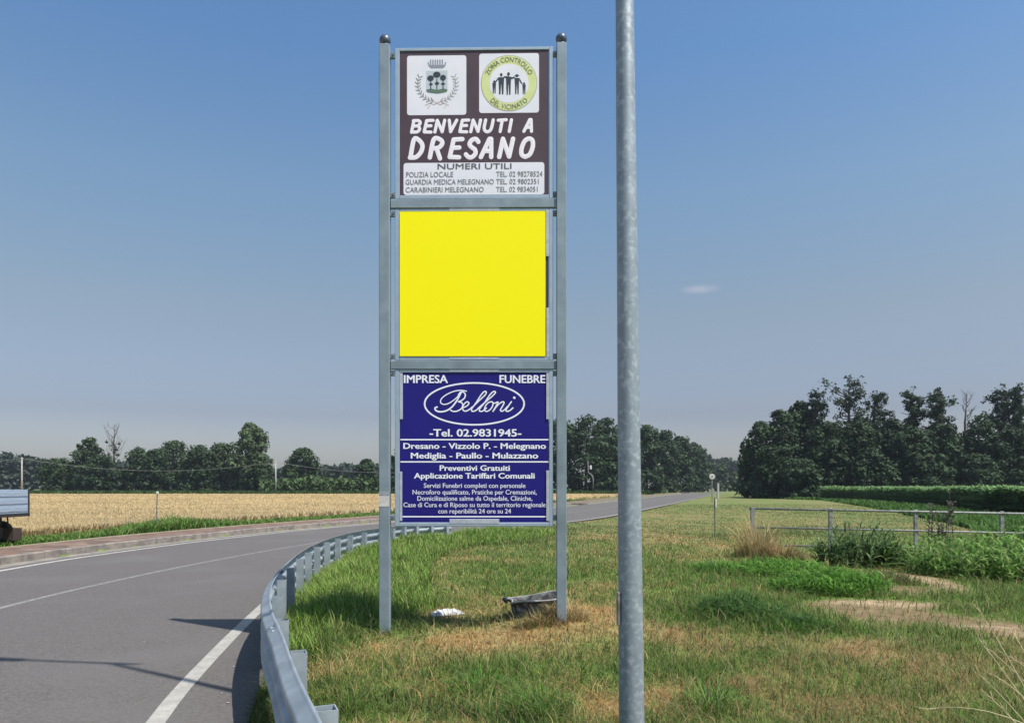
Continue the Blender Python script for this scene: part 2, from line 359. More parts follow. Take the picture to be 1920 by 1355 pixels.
# kerb stones: each its own piece along the kerb line
M_brick = noisy(mat('brick_paving', (.185, .105, .075), .9), (.095, .065, .05), 3, 9, .4, .6, bump=.3, bscale=60, c3=(.25, .185, .13), scale3=2.1)
M_kerb = noisy(mat('kerb_stone', (.24, .205, .18), .9), (.14, .12, .105), 4, 7, bump=.3, bscale=50, c3=(.30, .26, .21), scale3=1.6)
M_edge = noisy(mat('back_edging', (.36, .30, .20), .9), (.25, .2, .14), 4)
walk_root = thing('kerbed_walk', (-11.9, 18, -.2), 'low brick-topped kerb walk between the road and the wheat field', 'kerb')
def arclen(P): return np.concatenate([[0], np.cumsum(np.linalg.norm(np.diff(P, axis=0), axis=1))])
KP = catmull([tuple(p) for p in KERB_L[::3]], .4); KP = KP[(KP[:, 1] > 4) & (KP[:, 1] < 300)]
s_ = arclen(KP); L0 = .8
ns = min(250, int(s_[-1]/L0))
def atlen(P, s, q): return np.array([np.interp(q, s, P[:, 0]), np.interp(q, s, P[:, 1])])
for i in range(ns):
    a, c = atlen(KP, s_, i*L0+.008), atlen(KP, s_, (i+1)*L0-.008); d = (c-a)/np.linalg.norm(c-a); n = np.array([-d[1], d[0]])
    h = -.02+random.uniform(-.006, .006); w = .16; e = random.uniform(-.006, .006)
    v = []
    for p in (a, c):
        for (o_, z_) in ((0+e, -.27), (0+e, h-.02), (.02+e, h), (w, h), (w, -.26)): q = p+n*o_; v.append((q[0], q[1], z_))
    f = [(0,5,6,1),(1,6,7,2),(2,7,8,3),(3,8,9,4),(0,1,2,3,4),(9,8,7,6,5)]
    me = bpy.data.meshes.new('kerb_stone'); me.from_pydata(v, [], f); me.update(); link('kerb_stone', me, M_kerb, walk_root)
YK = YR[(YR > 4)]
o = ribbon('brick_surface', resamp(offset(KERB_L, -1.62), YK), resamp(offset(KERB_L, -.165), YK), [-.012, -.028], M_brick, kind=None)
o.data.transform(Matrix.Translation((11.9, -18, .2))); o.parent = walk_root
o = MB()
E1, E2 = resamp(offset(KERB_L, -1.75), YK), resamp(offset(KERB_L, -1.625), YK)
for i in range(len(YK)-1):
    v = [(*E1[i], -.1), (*E1[i], .01), (*E2[i], .01), (*E2[i], -.1), (*E1[i+1], -.1), (*E1[i+1], .01), (*E2[i+1], .01), (*E2[i+1], -.1)]
    o.add(v, [(0,4,5,1),(1,5,6,2),(2,6,7,3)])
o.build('back_edging', M_edge, walk_root)

# ------------------------------------------------------------------ summer haze
hb = MB().box(-1260, 1260, -75, 1580, -1.35, 26)
M_haze = bpy.data.materials.new('haze'); M_haze.use_nodes = True; M_haze.node_tree.nodes.clear()
pv = N(M_haze, 'ShaderNodeVolumePrincipled'); pv.inputs['Color'].default_value = (.80, .88, 1, 1); pv.inputs['Density'].default_value = .0002; pv.inputs['Anisotropy'].default_value = .2
mo = N(M_haze, 'ShaderNodeOutputMaterial'); M_haze.node_tree.links.new(pv.outputs[0], mo.inputs['Volume'])
tag(hb.build('haze', M_haze), kind='stuff')

# ================================================================== blades (grass, wheat, reeds)
def blades(X, Y, Z, h, w, bend, ang, col, seg=2, tipcol=None):
    """tapered bent ribbons; returns (verts, faces(tris), cols)"""
    n = len(X); ca, sa = np.cos(ang), np.sin(ang)             # bend direction
    pa = ang+np.pi/2+rng.uniform(-.6, .6, n); wx, wy = np.cos(pa)*w/2, np.sin(pa)*w/2
    V = []; Cc = []
    for k in range(seg+1):
        t = k/seg; bx = bend*h*t*t; zz = Z+h*t*(1-(.35*np.minimum(bend, 1.2)+.3*np.maximum(bend-1.2, 0))*t)
        x = X+ca*bx; y = Y+sa*bx; tw = 1-.35*t if k < seg else 0
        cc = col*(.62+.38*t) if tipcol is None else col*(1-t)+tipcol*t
        if k < seg:
            V.append(np.stack([x-wx*tw, y-wy*tw, zz], 1)); V.append(np.stack([x+wx*tw, y+wy*tw, zz], 1)); Cc += [cc, cc]
        else: V.append(np.stack([x, y, zz], 1)); Cc.append(cc)
    m = len(V); v = np.stack(V, 1).reshape(-1, 3); c = np.stack(Cc, 1).reshape(-1, 3); b0 = (np.arange(n)*m)[:, None]
    fs = []
    for k in range(seg-1): fs += [(2*k, 2*k+1, 2*k+3), (2*k, 2*k+3, 2*k+2)]
    fs.append((2*(seg-1), 2*(seg-1)+1, 2*seg))
    f = (b0[:, None, :]+np.array(fs)[None]).reshape(-1, 3)
    return v, f, c
def merge(L_):
    vs, fs, cs = [], [], []; b0 = 0
    for v, f, c in L_: vs.append(v); fs.append(f+b0); cs.append(c); b0 += len(v)
    return np.concatenate(vs), np.concatenate(fs), np.concatenate(cs)
def wedge(n, y0, y1, side=.72, ext=1.2):
    """points with density falling as 1/Y^2, over the field of view and a margin"""
    Y = y0*(y1/y0)**rng.random(n); X = (rng.random(n)*2-1)*(side*Y+ext); return X, Y
# --- meadow
X, Y = wedge(600000, 2.7, 75)
keep = (X > xat(ASPH_R, Y)+.02+.12*rng.random(len(X))**2)&(Y > 2.7)
X, Y = X[keep], Y[keep]; dryv, soilv, tg = verge_mix(X, Y)
keep = rng.random(len(X)) > np.clip(soilv*1.05, 0, .90); X, Y, dryv, soilv, tg = [a[keep] for a in (X, Y, dryv, soilv, tg)]
n = len(X); u = rng.random(n); cl = fbm(X*5, Y*5, 31)
isdry = u < np.clip(dryv*.75+.18+(cl-.5)*.5, .03, .93)
h = np.where(isdry, .035+.085*rng.random(n), .045+.09*rng.random(n)+.07*np.clip(-dryv, 0, 1))
h *= (.6+1.0*cl); h *= 1-.5*smoothstep(14, 40, Y); h = h*(1+.8*smoothstep(-.4, .6, .5-dryv)*rng.random(n)**4)
far_s = .0032+.00085*Y
w = far_s*(.4+.6*rng.random(n)); bend = .3+1.1*rng.random(n)**1.2; bend = np.where(isdry, bend*1.35, bend)
k = rng.random((n, 1)); q = rng.random((n, 1))
cdry = np.where(k < .45-.25*smoothstep(.6, 1, dryv)[:, None], DRY*1.05, np.where(k < .72+.2*smoothstep(.6, 1, dryv)[:, None], ORANGE*(.75+.35*q), BROWN*1.1)); cgr = np.where(k < .42, GREEN, np.where(k < .62, DGREEN, OLIVE))
bf = (smoothstep(.7, 2.0, X)*(1-smoothstep(8, 11, Y)))[:, None]; cdry = cdry*(1-.55*bf)+BROWN*.55*bf
yel = smoothstep(12, 28, Y)[:, None]
cgr = cgr*(1-.6*yel)+np.array((.155, .155, .068))*.6*yel
col = np.where(isdry[:, None], cdry, cgr)*(.75+.5*q)
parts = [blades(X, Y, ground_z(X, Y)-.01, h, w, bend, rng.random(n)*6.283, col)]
# dry seed stalks sticking out of the meadow
X, Y = wedge(5000, 3.2, 30); keep = X > xat(RAILC, Y)+.4; X, Y = X[keep], Y[keep]; d_, s2, _ = verge_mix(X, Y); keep = (s2 < .3); X, Y = X[keep], Y[keep]; n = len(X)
parts.append(blades(X, Y, ground_z(X, Y), .14+.16*rng.random(n), .003+.0004*Y, .25+.8*rng.random(n), rng.random(n)*6.283, np.tile(np.array((.42, .36, .20)), (n, 1))*(.6+.5*rng.random((n, 1)))))
v, f, c = merge(parts); o = link('meadow_grass', np_mesh('meadow_grass', v, f, c), M_grass)
tag(o, 'short half-dry meadow grass covering the verge around the sign', 'grass', kind='stuff')
# --- tall green grass along the guardrail
n = 60000; Y = 7.2*(26/7.2)**rng.random(n)
off = .05+2.7*rng.random(n)**1.35; X = xat(RAILC, np.minimum(Y, 22))+off+np.clip(Y-22, 0, 9)*.35
lim = .5+1.6*smoothstep(7.5, 10, Y); keep = (off < lim)&(rng.random(n) < 1.1-off/lim*.75)
X, Y, off, lim = [a[keep] for a in (X, Y, off, lim)]; n = len(X); cl = fbm(X*1.6, Y*1.6, 41)
h = (.20+.26*rng.random(n))*(.65+.8*cl)*(1-.45*off/lim); q = rng.random((n, 1)); k = rng.random((n, 1))
col = np.where(k < .5, np.array((.18, .31, .05)), np.where(k < .62, np.array((.08, .18, .03)), np.array((.30, .34, .11))))*(.7+.6*q)
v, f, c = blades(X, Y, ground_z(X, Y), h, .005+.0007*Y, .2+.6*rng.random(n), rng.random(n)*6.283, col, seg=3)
o = link('tall_grass', np_mesh('tall_grass', v, f, c), M_grass); tag(o, 'tall bright green grass growing along the inside of the guardrail', 'grass', kind='stuff')
# --- verge on the road side of the rail (weeds on the asphalt edge)
n = 24000; Y = 2.5*(12/2.5)**rng.random(n); a = xat(ASPH_R, Y); bb = xat(RAILC, Y)+.1; u = rng.random(n); X = a+(bb-a)*u**.7; h = (.05+.16*rng.random(n))*(1-.6*smoothstep(6, 9, Y))
col = np.where(rng.random((n, 1)) < .75, np.array((.08, .16, .03)), np.array((.3, .25, .12)))*(.7+.5*rng.random((n, 1)))
v, f, c = blades(X, Y, ground_z(X, Y)-.005, h, .0035+.0004*Y, .3+.8*rng.random(n), rng.random(n)*6.283, col)
o = link('shoulder_grass', np_mesh('shoulder_grass', v, f, c), M_grass); tag(o, 'thin green grass on the asphalt edge under the guardrail', 'grass', kind='stuff')
# --- grass strip behind the kerb walk
n = 60000; Y = 12*(90/12)**rng.random(n); dlt = 2.75+2.4*rng.random(n); X = xat(FARL, Y)-dlt
px = 960+F*X/Y; tall = np.exp(-((px-320)/95)**2)
h = (.05+.14*rng.random(n)+.50*tall*rng.random(n))*(.6+.8*fbm(X*.8, Y*.8, 51))
col = np.where(rng.random((n, 1)) < .8, np.array((.12, .24, .045)), np.array((.28, .28, .10)))*(.7+.6*rng.random((n, 1)))
keep = rng.random(n) < .55+.45*tall
v, f, c = blades(X[keep], Y[keep], ground_z(X, Y)[keep], h[keep], (.008+.0012*Y)[keep], .2+.7*rng.random(keep.sum()), rng.random(keep.sum())*6.283, col[keep])
o = link('roadside_grass', np_mesh('roadside_grass', v, f, c), M_grass); tag(o, 'strip of green grass between the brick kerb walk and the wheat', 'grass', kind='stuff')
# --- wheat
n = 190000; Y = 14*(156/14)**rng.random(n); xl = -.75*Y-2; xr = xat(FARL, Y)-5.0
X = xl+(xr-xl)*rng.random(n); keep = (xr > xl)&(X > xl); X, Y = X[keep], Y[keep]; n = len(X)
h = .36+.06*rng.random(n)+.10*(fbm(X*.15, Y*.15, 61)-.5)
col = np.where(rng.random((n, 1)) < .5, np.array((.72, .57, .32)), np.array((.69, .54, .30)))*(.93+.14*rng.random((n, 1)))*(.85+.35*fbm(X*.08, Y*.2, 63))[:, None]
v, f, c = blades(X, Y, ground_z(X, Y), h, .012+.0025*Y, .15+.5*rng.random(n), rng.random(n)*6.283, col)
o = link('wheat', np_mesh('wheat', v, f, c), M_straw); tag(o, 'ripe golden wheat field stretching to the trees on the left', 'wheat', kind='stuff')
# --- far field margin beyond the wheat
n = 26000; X = rng.uniform(-150, 30, n); Y = rng.uniform(158, 176, n); 
col = np.array((.07, .12, .03))*(.6+.7*rng.random((n, 1))); h = .5+.5*rng.random(n)
v, f, c = blades(X, Y, ground_z(X, Y), h, .5+.3*rng.random(n), .3*rng.random(n), rng.random(n)*6.283, np.tile(col, 1))
o = link('field_margin', np_mesh('field_margin', v, f, c), M_grass); tag(o, 'dark green field margin between the wheat and the far trees', 'field margin', kind='stuff')
# --- corn field (right)
def corn_front(X): return 0
cx0, cy0 = G(1835, 953, 1.75); cx1, cy1 = G(1548, 926, 1.75)
Ys, Xs = [], []
n = 10500
t = rng.random(n)**.8; dep = rng.random(n)**2.8*60-1.0*rng.random(n)
px = 1540+(2100-1540)*rng.random(n)
# front edge of the crop as depth over bearing
fe = np.interp(px, [1540, 1600, 1660, 1720, 1780, 1820, 1850, 1900, 1960, 2100], [100, 93, 82, 70, 60, 54, 47, 44, 42, 40])
Y = fe+dep; X = (px-960)*fe/F+dep*.45; n = len(X)
ok = Y < 105; X, Y = X[ok], Y[ok]; n = len(X)
def corn(X, Y, H):
    P = []
    n = len(X); z = ground_z(X, Y)
    P.append(blades(X, Y, z, H, .05+0*X, .02+0*X, rng.random(n)*6.28, np.tile(np.array((.26, .32, .13)), (n, 1))))
    for k in range(7):
        zz = z+H*(.12+.11*k+.04*rng.random(n)); a = rng.random(n)*.8+k*2.7
        g_ = np.array((.22, .36, .15))*(.5+1.0*rng.random((n, 1)))
        P.append(blades(X, Y, zz, .26+.26*rng.random(n), .09+.07*rng.random(n), .8+1.6*rng.random(n), a, g_, seg=3))
    return P
v, f, c = merge(corn(X, Y, 1.15+.60*rng.random(n)+.50*fbm(X*.3, Y*.3, 5)))
o = link('corn_field', np_mesh('corn_field', v, f, c), M_lush); tag(o, 'green corn crop standing in front of the trees on the right', 'corn', kind='stuff')
# lower green weeds before the corn
n = 16000; px = 1440+520*rng.random(n); fe = np.interp(px, [1440, 1540, 1600, 1660, 1720, 1780, 1820, 1850, 1900, 1960], [118, 118, 96, 80, 68, 58, 52, 45, 42, 40]); dn = np.interp(px, [1440,1560, 1700, 1960], [8, 24, 26, 18])
Y = fe-dn*rng.random(n); X = (px-960)*Y/F
v, f, c = blades(X, Y, ground_z(X, Y), .15+.45*rng.random(n)**2, .006*Y/3+.05*rng.random(n), .4+.6*rng.random(n), rng.random(n)*6.28, np.where(rng.random((n, 1)) < .7, np.array((.085, .18, .035)), np.array((.05, .11, .025)))*(.7+.5*rng.random((n, 1))))
o = link('weed_strip', np_mesh('weed_strip', v, f, c), M_grass); tag(o, 'lighter green weeds along the front edge of the corn', 'weeds', kind='stuff')

# ================================================================== single plants and tufts on the verge
def tuft(name, px, py, rad, n, h0, h1, w, bend, cols, label, cat, seg=3, ry=None, group=None, lean=0, parent=None, zoff=0):
    cx, cy = G(px, py); rx = rad; ry = ry or rad
    a = rng.random(n)*6.283; r = np.sqrt(rng.random(n)); X = cx+np.cos(a)*r*rx; Y = cy+np.sin(a)*r*ry
    h = (h0+(h1-h0)*rng.random(n)**1.5)*(1-.45*r**2)*(.6+.8*fbm(X*2.5, Y*2.5, 77))
    ci = rng.integers(0, len(cols), n); col = np.array(cols)[ci]*(.75+.5*rng.random((n, 1)))
    Z = ground_z(X, Y)-.01
    v, f, c = blades(X, Y, Z, h, w*(.7+.6*rng.random(n)), bend*(.4+1.0*rng.random(n)), np.where(rng.random(n) < .7, a, rng.random(n)*6.283), col, seg=seg)
    org = (cx, cy, float(ground_z(np.array([cx]), np.array([cy]))[0]))
    o = link(name, np_mesh(name, v, f, c), M_grass, org=org)
    return tag(o, label, cat, group)
g1, g2, g3, yl = (.15, .31, .05), (.075, .17, .04), (.21, .36, .085), (.55, .44, .21)
tuft('grass_tuft', 1345, 1072, .5, 800, .15, .3, .015, .6, [g1, g2], 'small green tuft left of the bright green grass mounds', 'grass tuft', seg=3)
tuft('grass_tuft', 1480, 1178, .5, 1100, .08, .22, .012, .8, [g1, g2], 'flat green tuft beside the white stone', 'grass tuft', seg=3, ry=.4)
tuft('dry_grass_clump', 1420, 1046, .5, 520, .6, 1.35, .014, .5, [yl, (.38, .27, .12), (.5, .4, .2)], 'tall straw-yellow dry grass at the left end of the railing', 'dry grass', seg=4)
tuft('dry_grass_clump', 1470, 1052, .4, 320, .3, .65, .014, .7, [(.33, .22, .11), (.38, .27, .12)], 'brown dry grass beside the low railing bar', 'dry grass', seg=4)
tuft('dry_weed', 1668, 1100, .42, 420, .1, .3, .014, .7, [(.16, .13, .07), (.10, .14, .04), (.22, .15, .09)], 'brownish half-dry weeds on the soil mound below the reeds', 'weeds', seg=3)
tuft('dry_grass_clump', 1062, 1184, .26, 560, .12, .36, .007, .7, [yl, (.42, .3, .14)], 'dry yellow tuft at the foot of the right sign post', 'dry grass', seg=4, ry=.15)
tuft('dry_grass_clump', 1015, 1190, .30, 460, .10, .30, .007, .8, [(.2, .2, .08), (.42, .3, .14)], 'grass growing in front of the broken grey tub', 'grass tuft', seg=4, ry=.12)
tuft('grass_tuft', 1015, 1330, .22, 260, .12, .3, .007, .8, [g1, g2], 'green leafy tuft at the bottom centre of the verge', 'grass tuft', seg=4)
tuft('grass_tuft', 905, 1290, .3, 300, .1, .25, .007, .8, [g1, g2], 'green tuft below the orange dry patch', 'grass tuft', seg=4)
tuft('grass_tuft', 1330, 1330, .25, 260, .1, .28, .007, .8, [g1, g2], 'green tuft right of the foot of the lamp post', 'grass tuft', seg=4)
def leafy(name, px, py, rx, ry, n, h0, h1, ll, lw, cols, label, cat, nl=7):
    """stand of leafy stems: upright stalks with arching leaves set off at different heights"""
    cx, cy = G(px, py); a = rng.random(n)*6.283; r = np.sqrt(rng.random(n)); X = cx+np.cos(a)*r*rx; Y = cy+np.sin(a)*r*ry
    H = (h0+(h1-h0)*rng.random(n)**.8)*(1-.4*r**2)*(.55+.9*fbm(X*1.7, Y*1.7, 81)); Z = ground_z(X, Y)-.02; cols = np.array(cols)
    dx, dy = rng.normal(size=n)*.10, rng.normal(size=n)*.10
    P = [blades(X, Y, Z, H, .012+0*X, np.hypot(dx, dy), np.arctan2(dy, dx), cols[rng.integers(0, len(cols), n)]*.9, seg=2)]
    for k in range(nl):
        t = (k+.6*rng.random(n))/nl; xx = X+dx*H*t*t; yy = Y+dy*H*t*t
        c_ = cols[rng.integers(0, len(cols), n)]*(.6+.75*rng.random((n, 1)))
        P.append(blades(xx, yy, Z+H*t*.92, ll*(.45+.8*rng.random(n))*(1.1-.5*t), lw*(.6+.8*rng.random(n)), .5+1.9*rng.random(n), rng.random(n)*6.283, c_, seg=3))
    v, f, c = merge(P)
    return tag(link(name, np_mesh(name, v, f, c), M_lush, org=(cx, cy, float(ground_z(np.array([cx]), np.array([cy]))[0]))), label, cat)
RC = [(.13, .24, .09), (.17, .29, .11), (.26, .34, .16), (.08, .15, .05)]; WC = [(.19, .36, .07), (.25, .43, .10), (.12, .24, .06), (.34, .42, .16)]
GC = [(.17, .36, .055), (.22, .42, .08), (.12, .27, .045)]; TC = [(.10, .21, .055), (.14, .26, .07), (.07, .15, .04)]
leafy('reed_clump', 1605, 1062, .8, .45, 95, .45, 1.45, .50, .032, RC, 'tall dark green reed clump in front of the metal railing', 'reeds', 6)
leafy('reed_clump', 1652, 1060, .5, .3, 40, .35, .95, .4, .030, RC, 'smaller reed clump at the right foot of the tall reeds', 'reeds', 7)
leafy('broadleaf_weeds', 1705, 1062, .95, .7, 200, .25, .85, .26, .035, WC, 'low leafy green weeds just right of the tall reed clump', 'weeds', 5)
leafy('broadleaf_weeds', 1850, 1082, 1.3, 1.0, 420, .25, .95, .28, .036, WC, 'large bright green weed thicket below the railing at the right edge', 'weeds', 5)
leafy('broadleaf_weeds', 1935, 1050, 1.4, 1.0, 330, .5, 1.25, .32, .038, WC, 'weed thicket behind the bright one at the right edge of the view', 'weeds')
leafy('broadleaf_weeds', 1785, 1042, .7, .5, 120, .5, 1.15, .3, .036, WC, 'green weeds around the dark stalks under the railing', 'weeds')
leafy('grass_mound', 1450, 1078, .85, .8, 520, .10, .34, .20, .020, GC, 'bright green grass mound below the dry yellow grass', 'grass mound', 4)
leafy('grass_mound', 1555, 1108, .85, .7, 560, .10, .36, .20, .020, GC, 'bright green grass mound left of the reddish soil', 'grass mound', 4)
leafy('grass_tuft', 1385, 1160, .55, .45, 420, .10, .36, .18, .014, TC, 'dark green bushy tuft right of the lamp post', 'grass tuft', 4)
leafy('grass_tuft', 1470, 1175, .42, .35, 260, .06, .20, .15, .012, TC, 'dark green leafy tuft just behind the white stone', 'grass tuft', 4)
# dark dock stalks by the railing
dk = thing('dead_weed', (*G(1760, 1050), -.2), 'dark dead weed stalks standing up against the railing', 'weeds')
cx, cy = G(1760, 1050)
for i in range(9):
    m = MB(); a = random.uniform(0, 6.28); x, y = cx+random.uniform(-.3, .3), cy+random.uniform(-.2, .2); hh = random.uniform(.7, 1.5)
    m.tube([(x, y, -.25), (x+.04*math.cos(a), y, hh*.5), (x+.12*math.cos(a), y+.05, hh)], [.012, .009, .004], 6)
    for k in range(14):
        z = hh*(.5+.5*random.random()); xx = x+.1*math.cos(a)*z/hh; aa = random.uniform(0, 6.28); l = random.uniform(.05, .12)
        m.tube([(xx, y, z), (xx+l*math.cos(aa), y+l*math.sin(aa), z+.05)], [.008, .012], 4)
    m.build('stalk', M_bark, dk)
# long pale dry stalks close to the camera, lower right
M_stalk = noisy(mat('dry_stalk', (.50, .42, .24), .8), (.38, .3, .16), 30)
ds = thing('dry_grass_clump', (2.45, 3.3, 0), 'long pale dry stalks arching in at the lower right corner', 'dry grass')
def arc(p0, p1, p2, r0, r1, n=8):
    p0, p1, p2 = Vector(p0), Vector(p1), Vector(p2); return [p0*(1-t)**2+p1*2*t*(1-t)+p2*t*t for t in [i/n for i in range(n+1)]], [r0+(r1-r0)*i/n for i in range(n+1)]
def at(px, py, Y): return ((px-960)*Y/F, Y, EYE+(HZ-py)*Y/F)
for (b_, m_, e_) in [((1990,1420),(1910,1260),(1833,1138)),((1985,1400),(1905,1290),(1835,1195)),((1970,1330),(1905,1255),(1845,1210)),((2000,1400),(1920,1290),(1853,1260)),
                     ((1990,1450),(1925,1345),(1835,1262)),((1960,1420),(1900,1345),(1850,1300)),((1990,1380),(1940,1250),(1900,1185)),((1980,1390),(1860,1310),(1732,1328)),((2010,1350),(1930,1240),(1880,1225))]:
    Yd = random.uniform(3.1, 3.8); pts, rr = arc(at(*b_, Yd-.1), at(*m_, Yd), at(*e_, Yd+.15), .0038, .0012)
    m = MB(); m.tube(pts, rr, 6)
    e = Vector(pts[-1]); d = (Vector(pts[-1])-Vector(pts[-3])).normalized()
    for k in range(7): m.tube([e-d*.02*k, e-d*.02*k+d*.035+Vector((random.uniform(-.02, .02), random.uniform(-.02, .02), random.uniform(-.01, .02)))], [.0016, .0005], 4)
    m.build('stalk', M_stalk, ds, smooth=True)

# ================================================================== trees
def leafcloud(centers, radii, n, size, base, var=.35, squash=.85):
    centers = np.array(centers, float); radii = np.array(radii, float)
    p = radii**2; p /= p.sum(); li = rng.choice(len(radii), n, p=p)
    d = rng.normal(size=(n, 3)); d /= np.linalg.norm(d, axis=1)[:, None]
    r = radii[li]*(.35+.75*rng.random(n)**.8); P = centers[li]+d*r[:, None]*np.array((1, 1, squash))
    nn = d*1.0+rng.normal(size=(n, 3))*.40+np.array((0, 0, .3)); nn /= np.linalg.norm(nn, axis=1)[:, None]
    t = np.cross(nn, rng.normal(size=(n, 3))); t /= np.linalg.norm(t, axis=1)[:, None]; bt = np.cross(nn, t)
    s = (size*(.55+.9*rng.random(n)))[:, None]
    V = np.stack([P+t*s, P+bt*s*.55+t*s*.1, P-t*s*.9, P-bt*s*.6], 1).reshape(-1, 3)
    lb = 1+var*(rng.random(len(radii))-.5)*2
    c = np.array(base)[None]*lb[li][:, None]*(.8+.4*rng.random((n, 1))); c = np.repeat(c, 4, axis=0)
    f = np.arange(4*n).reshape(-1, 4); return V, f, c
def tree(name, px, top, Y, hw, style='round', n=4200, base=(.038, .062, .026), label='', cat='tree', group=None, bot=None, size=.34, z0=-.15):
    X = (px-960)*Y/F; H = EYE+(HZ-top)*Y/F-z0; R = hw*Y/F
    root = thing(name, (X, Y, z0), label, cat, group)
    tr = MB(); lean = random.uniform(-.03, .03)
    tr.tube([(X, Y, z0-.3), (X+lean*H*.3, Y, z0+H*.3), (X+lean*H*.7, Y, z0+H*.7), (X, Y, z0+H*.96)], [H*.018+.06, H*.014+.04, H*.008+.02, .02], 8)
    cen, rad = [], []
    if style in ('round', 'wide', 'tall', 'bush'):
        nl = {'round': 75, 'wide': 105, 'tall': 95, 'bush': 40}[style]; lo = {'round': .12, 'wide': .03, 'tall': .04, 'bush': 0}[style]
        for i in range(nl):
            u = random.random(); zz = lo+(1-lo)*u
            prof = math.sin(math.pi*min(1, (u*.93+.07))**(.75 if style != 'tall' else .8))**.55 if style != 'wide' else (1-u**3.2)**.6*(.82+.18*u)
            a = random.uniform(0, 6.283); rr = R*prof*(.55+.4*random.random()**.5); lr = R*random.uniform(.11, .32)
            rr = max(0, rr-lr*.35)
            zc = min(z0+H*zz, z0+H-lr*.8)
            cen.append((X+rr*math.cos(a), Y+rr*math.sin(a), max(zc, z0+lr*.6))); rad.append(lr)
        for k in range(6): cen.append((X+R*.3*random.uniform(-1, 1), Y, z0+H*(.3+.1*k))); rad.append(R*.42*(1 if k < 5 else .7))
        for k in range(7):
            c_ = random.choice(cen); tr.tube([(X, Y, z0+H*random.uniform(.2, .5)), c_], [.12, .03], 5)
    elif style == 'ragged':
        # irregular upper crown: separate limbs carrying leaf clumps, with gaps of sky between them
        nb = 64
        for i in range(nb):
            u = .08+.90*i/(nb-1); zb = z0+H*u*.93; a = random.uniform(0, 6.283)
            env = R*(1.0 if u < .5 else (1.30-u*.75))*random.uniform(.35, 1.15)
            tip = Vector((X+env*math.cos(a), Y+env*math.sin(a), min(z0+H, zb+env*random.uniform(.0, .65))))
            st = Vector((X, Y, zb-env*.15)); tr.tube([st, (st+tip)/2+Vector((0, 0, -.1*env)), tip], [.09, .06, .025], 5)
            if random.random() < .12: continue          # a bare limb
            for q in range(6):
                t_ = .25+.15*q; p = st.lerp(tip, t_)+Vector((random.gauss(0, .3), random.gauss(0, .3), random.gauss(0, .22))); cen.append(tuple(p)); rad.append(random.uniform(.3, .85)*(1.2-.35*u))
            if u < .6:
                cen.append((X+R*.5*random.uniform(-1, 1), Y+R*.5*random.uniform(-1, 1), zb)); rad.append(R*.34)
        cen.append((X, Y, z0+H*.97)); rad.append(R*.16)
    elif style == 'bare':
        for i in range(26):
            u = .35+.6*random.random(); a = random.uniform(0, 6.283); l = R*(1.15-u*.7)*random.uniform(.5, 1.1)
            st = Vector((X, Y, z0+H*u)); tip = st+Vector((l*math.cos(a), l*math.sin(a), l*random.uniform(.9, 1.8))); tip.z = min(tip.z, z0+H)
            mid = (st+tip)/2+Vector((.12*l*math.cos(a), .12*l*math.sin(a), -.1*l)); tr.tube([st, mid, tip], [.07, .04, .012], 5)
            for q in range(4):
                s2 = mid.lerp(tip, random.random()); tr.tube([s2, s2+Vector((random.uniform(-.7, .7), random.uniform(-.7, .7), random.uniform(.3, 1.3)))], [.025, .008], 4)
        for i in range(20): cen.append((X+R*random.uniform(-.8, .8), Y+R*random.uniform(-.6, .6), z0+H*random.uniform(.05, .42))); rad.append(R*.33)
        if n > 100:
            for i in range(10): cen.append((X+R*random.uniform(-.5, .5), Y, z0+H*random.uniform(.4, .85))); rad.append(R*.12)
    tr.build('trunk', M_bark, root, smooth=True)
    if n > 100:
        V, f_, c_ = leafcloud(cen, rad, n, size, base); link('crown', np_mesh('crown', V, f_, c_), M_leaf, root)
    return root
LT = 'trees beyond the wheat field'; MT = 'trees lining the left side of the far road'; RT = 'trees behind the corn on the right'
D1 = (.042, .070, .027); D2 = (.032, .058, .024); D3 = (.066, .098, .042)
same_L = 'dark leafy tree in the row beyond the wheat field'
tree('leafy_tree', 108, 858, 186, 40, 'wide', 4200, D1, 'low dark tree at the left end of the wood beyond the wheat', group=LT)
tree('leafy_tree', 168, 819, 184, 34, 'tall', 4600, D1, 'taller dark tree left of the bare brown tree', group=LT)
tree('dead_tree', 214, 797, 182, 30, 'bare', 1500, D2, 'bare brown tree rising out of the wood beyond the wheat', group=LT)
tree('leafy_tree', 190, 852, 178, 34, 'wide', 3200, D2, 'low dark tree at the foot of the bare brown tree', group=LT)
tree('leafy_tree', 262, 838, 183, 38, 'wide', 4400, D1, 'dark tree just right of the bare brown tree', group=LT)
tree('leafy_tree', 325, 826, 185, 44, 'wide', 5200, D1, 'broad dark tree in the middle of the wood beyond the wheat', group=LT)
tree('leafy_tree', 292, 842, 178, 34, 'wide', 3600, D2, 'lower dark tree in front of the gap left of the broad tree', group=LT)
tree('leafy_tree', 375, 834, 180, 40, 'wide', 4400, D2, 'dark tree between the broad tree and the tallest pale one', group=LT)
tree('leafy_tree', 415, 830, 184, 40, 'wide', 4400, D1, 'dark tree touching the left side of the tallest pale tree', group=LT)
tree('leafy_tree', 470, 793, 180, 43, 'tall', 7600, D3, 'tallest and palest tree, right end of the wood beyond the wheat', group=LT, size=.4)
tree('leafy_tree', 492, 868, 176, 26, 'bush', 1800, D1, 'low tree at the right foot of the tallest pale tree', group=LT)
tree('leafy_tree', 568, 839, 186, 37, 'round', 6000, D1, 'lone round-headed tree standing right of the wood', group=LT)
tree('leafy_tree', 686, 860, 171, 25, 'tall', 3600, D2, 'small pointed tree just left of the sign post', group=LT)
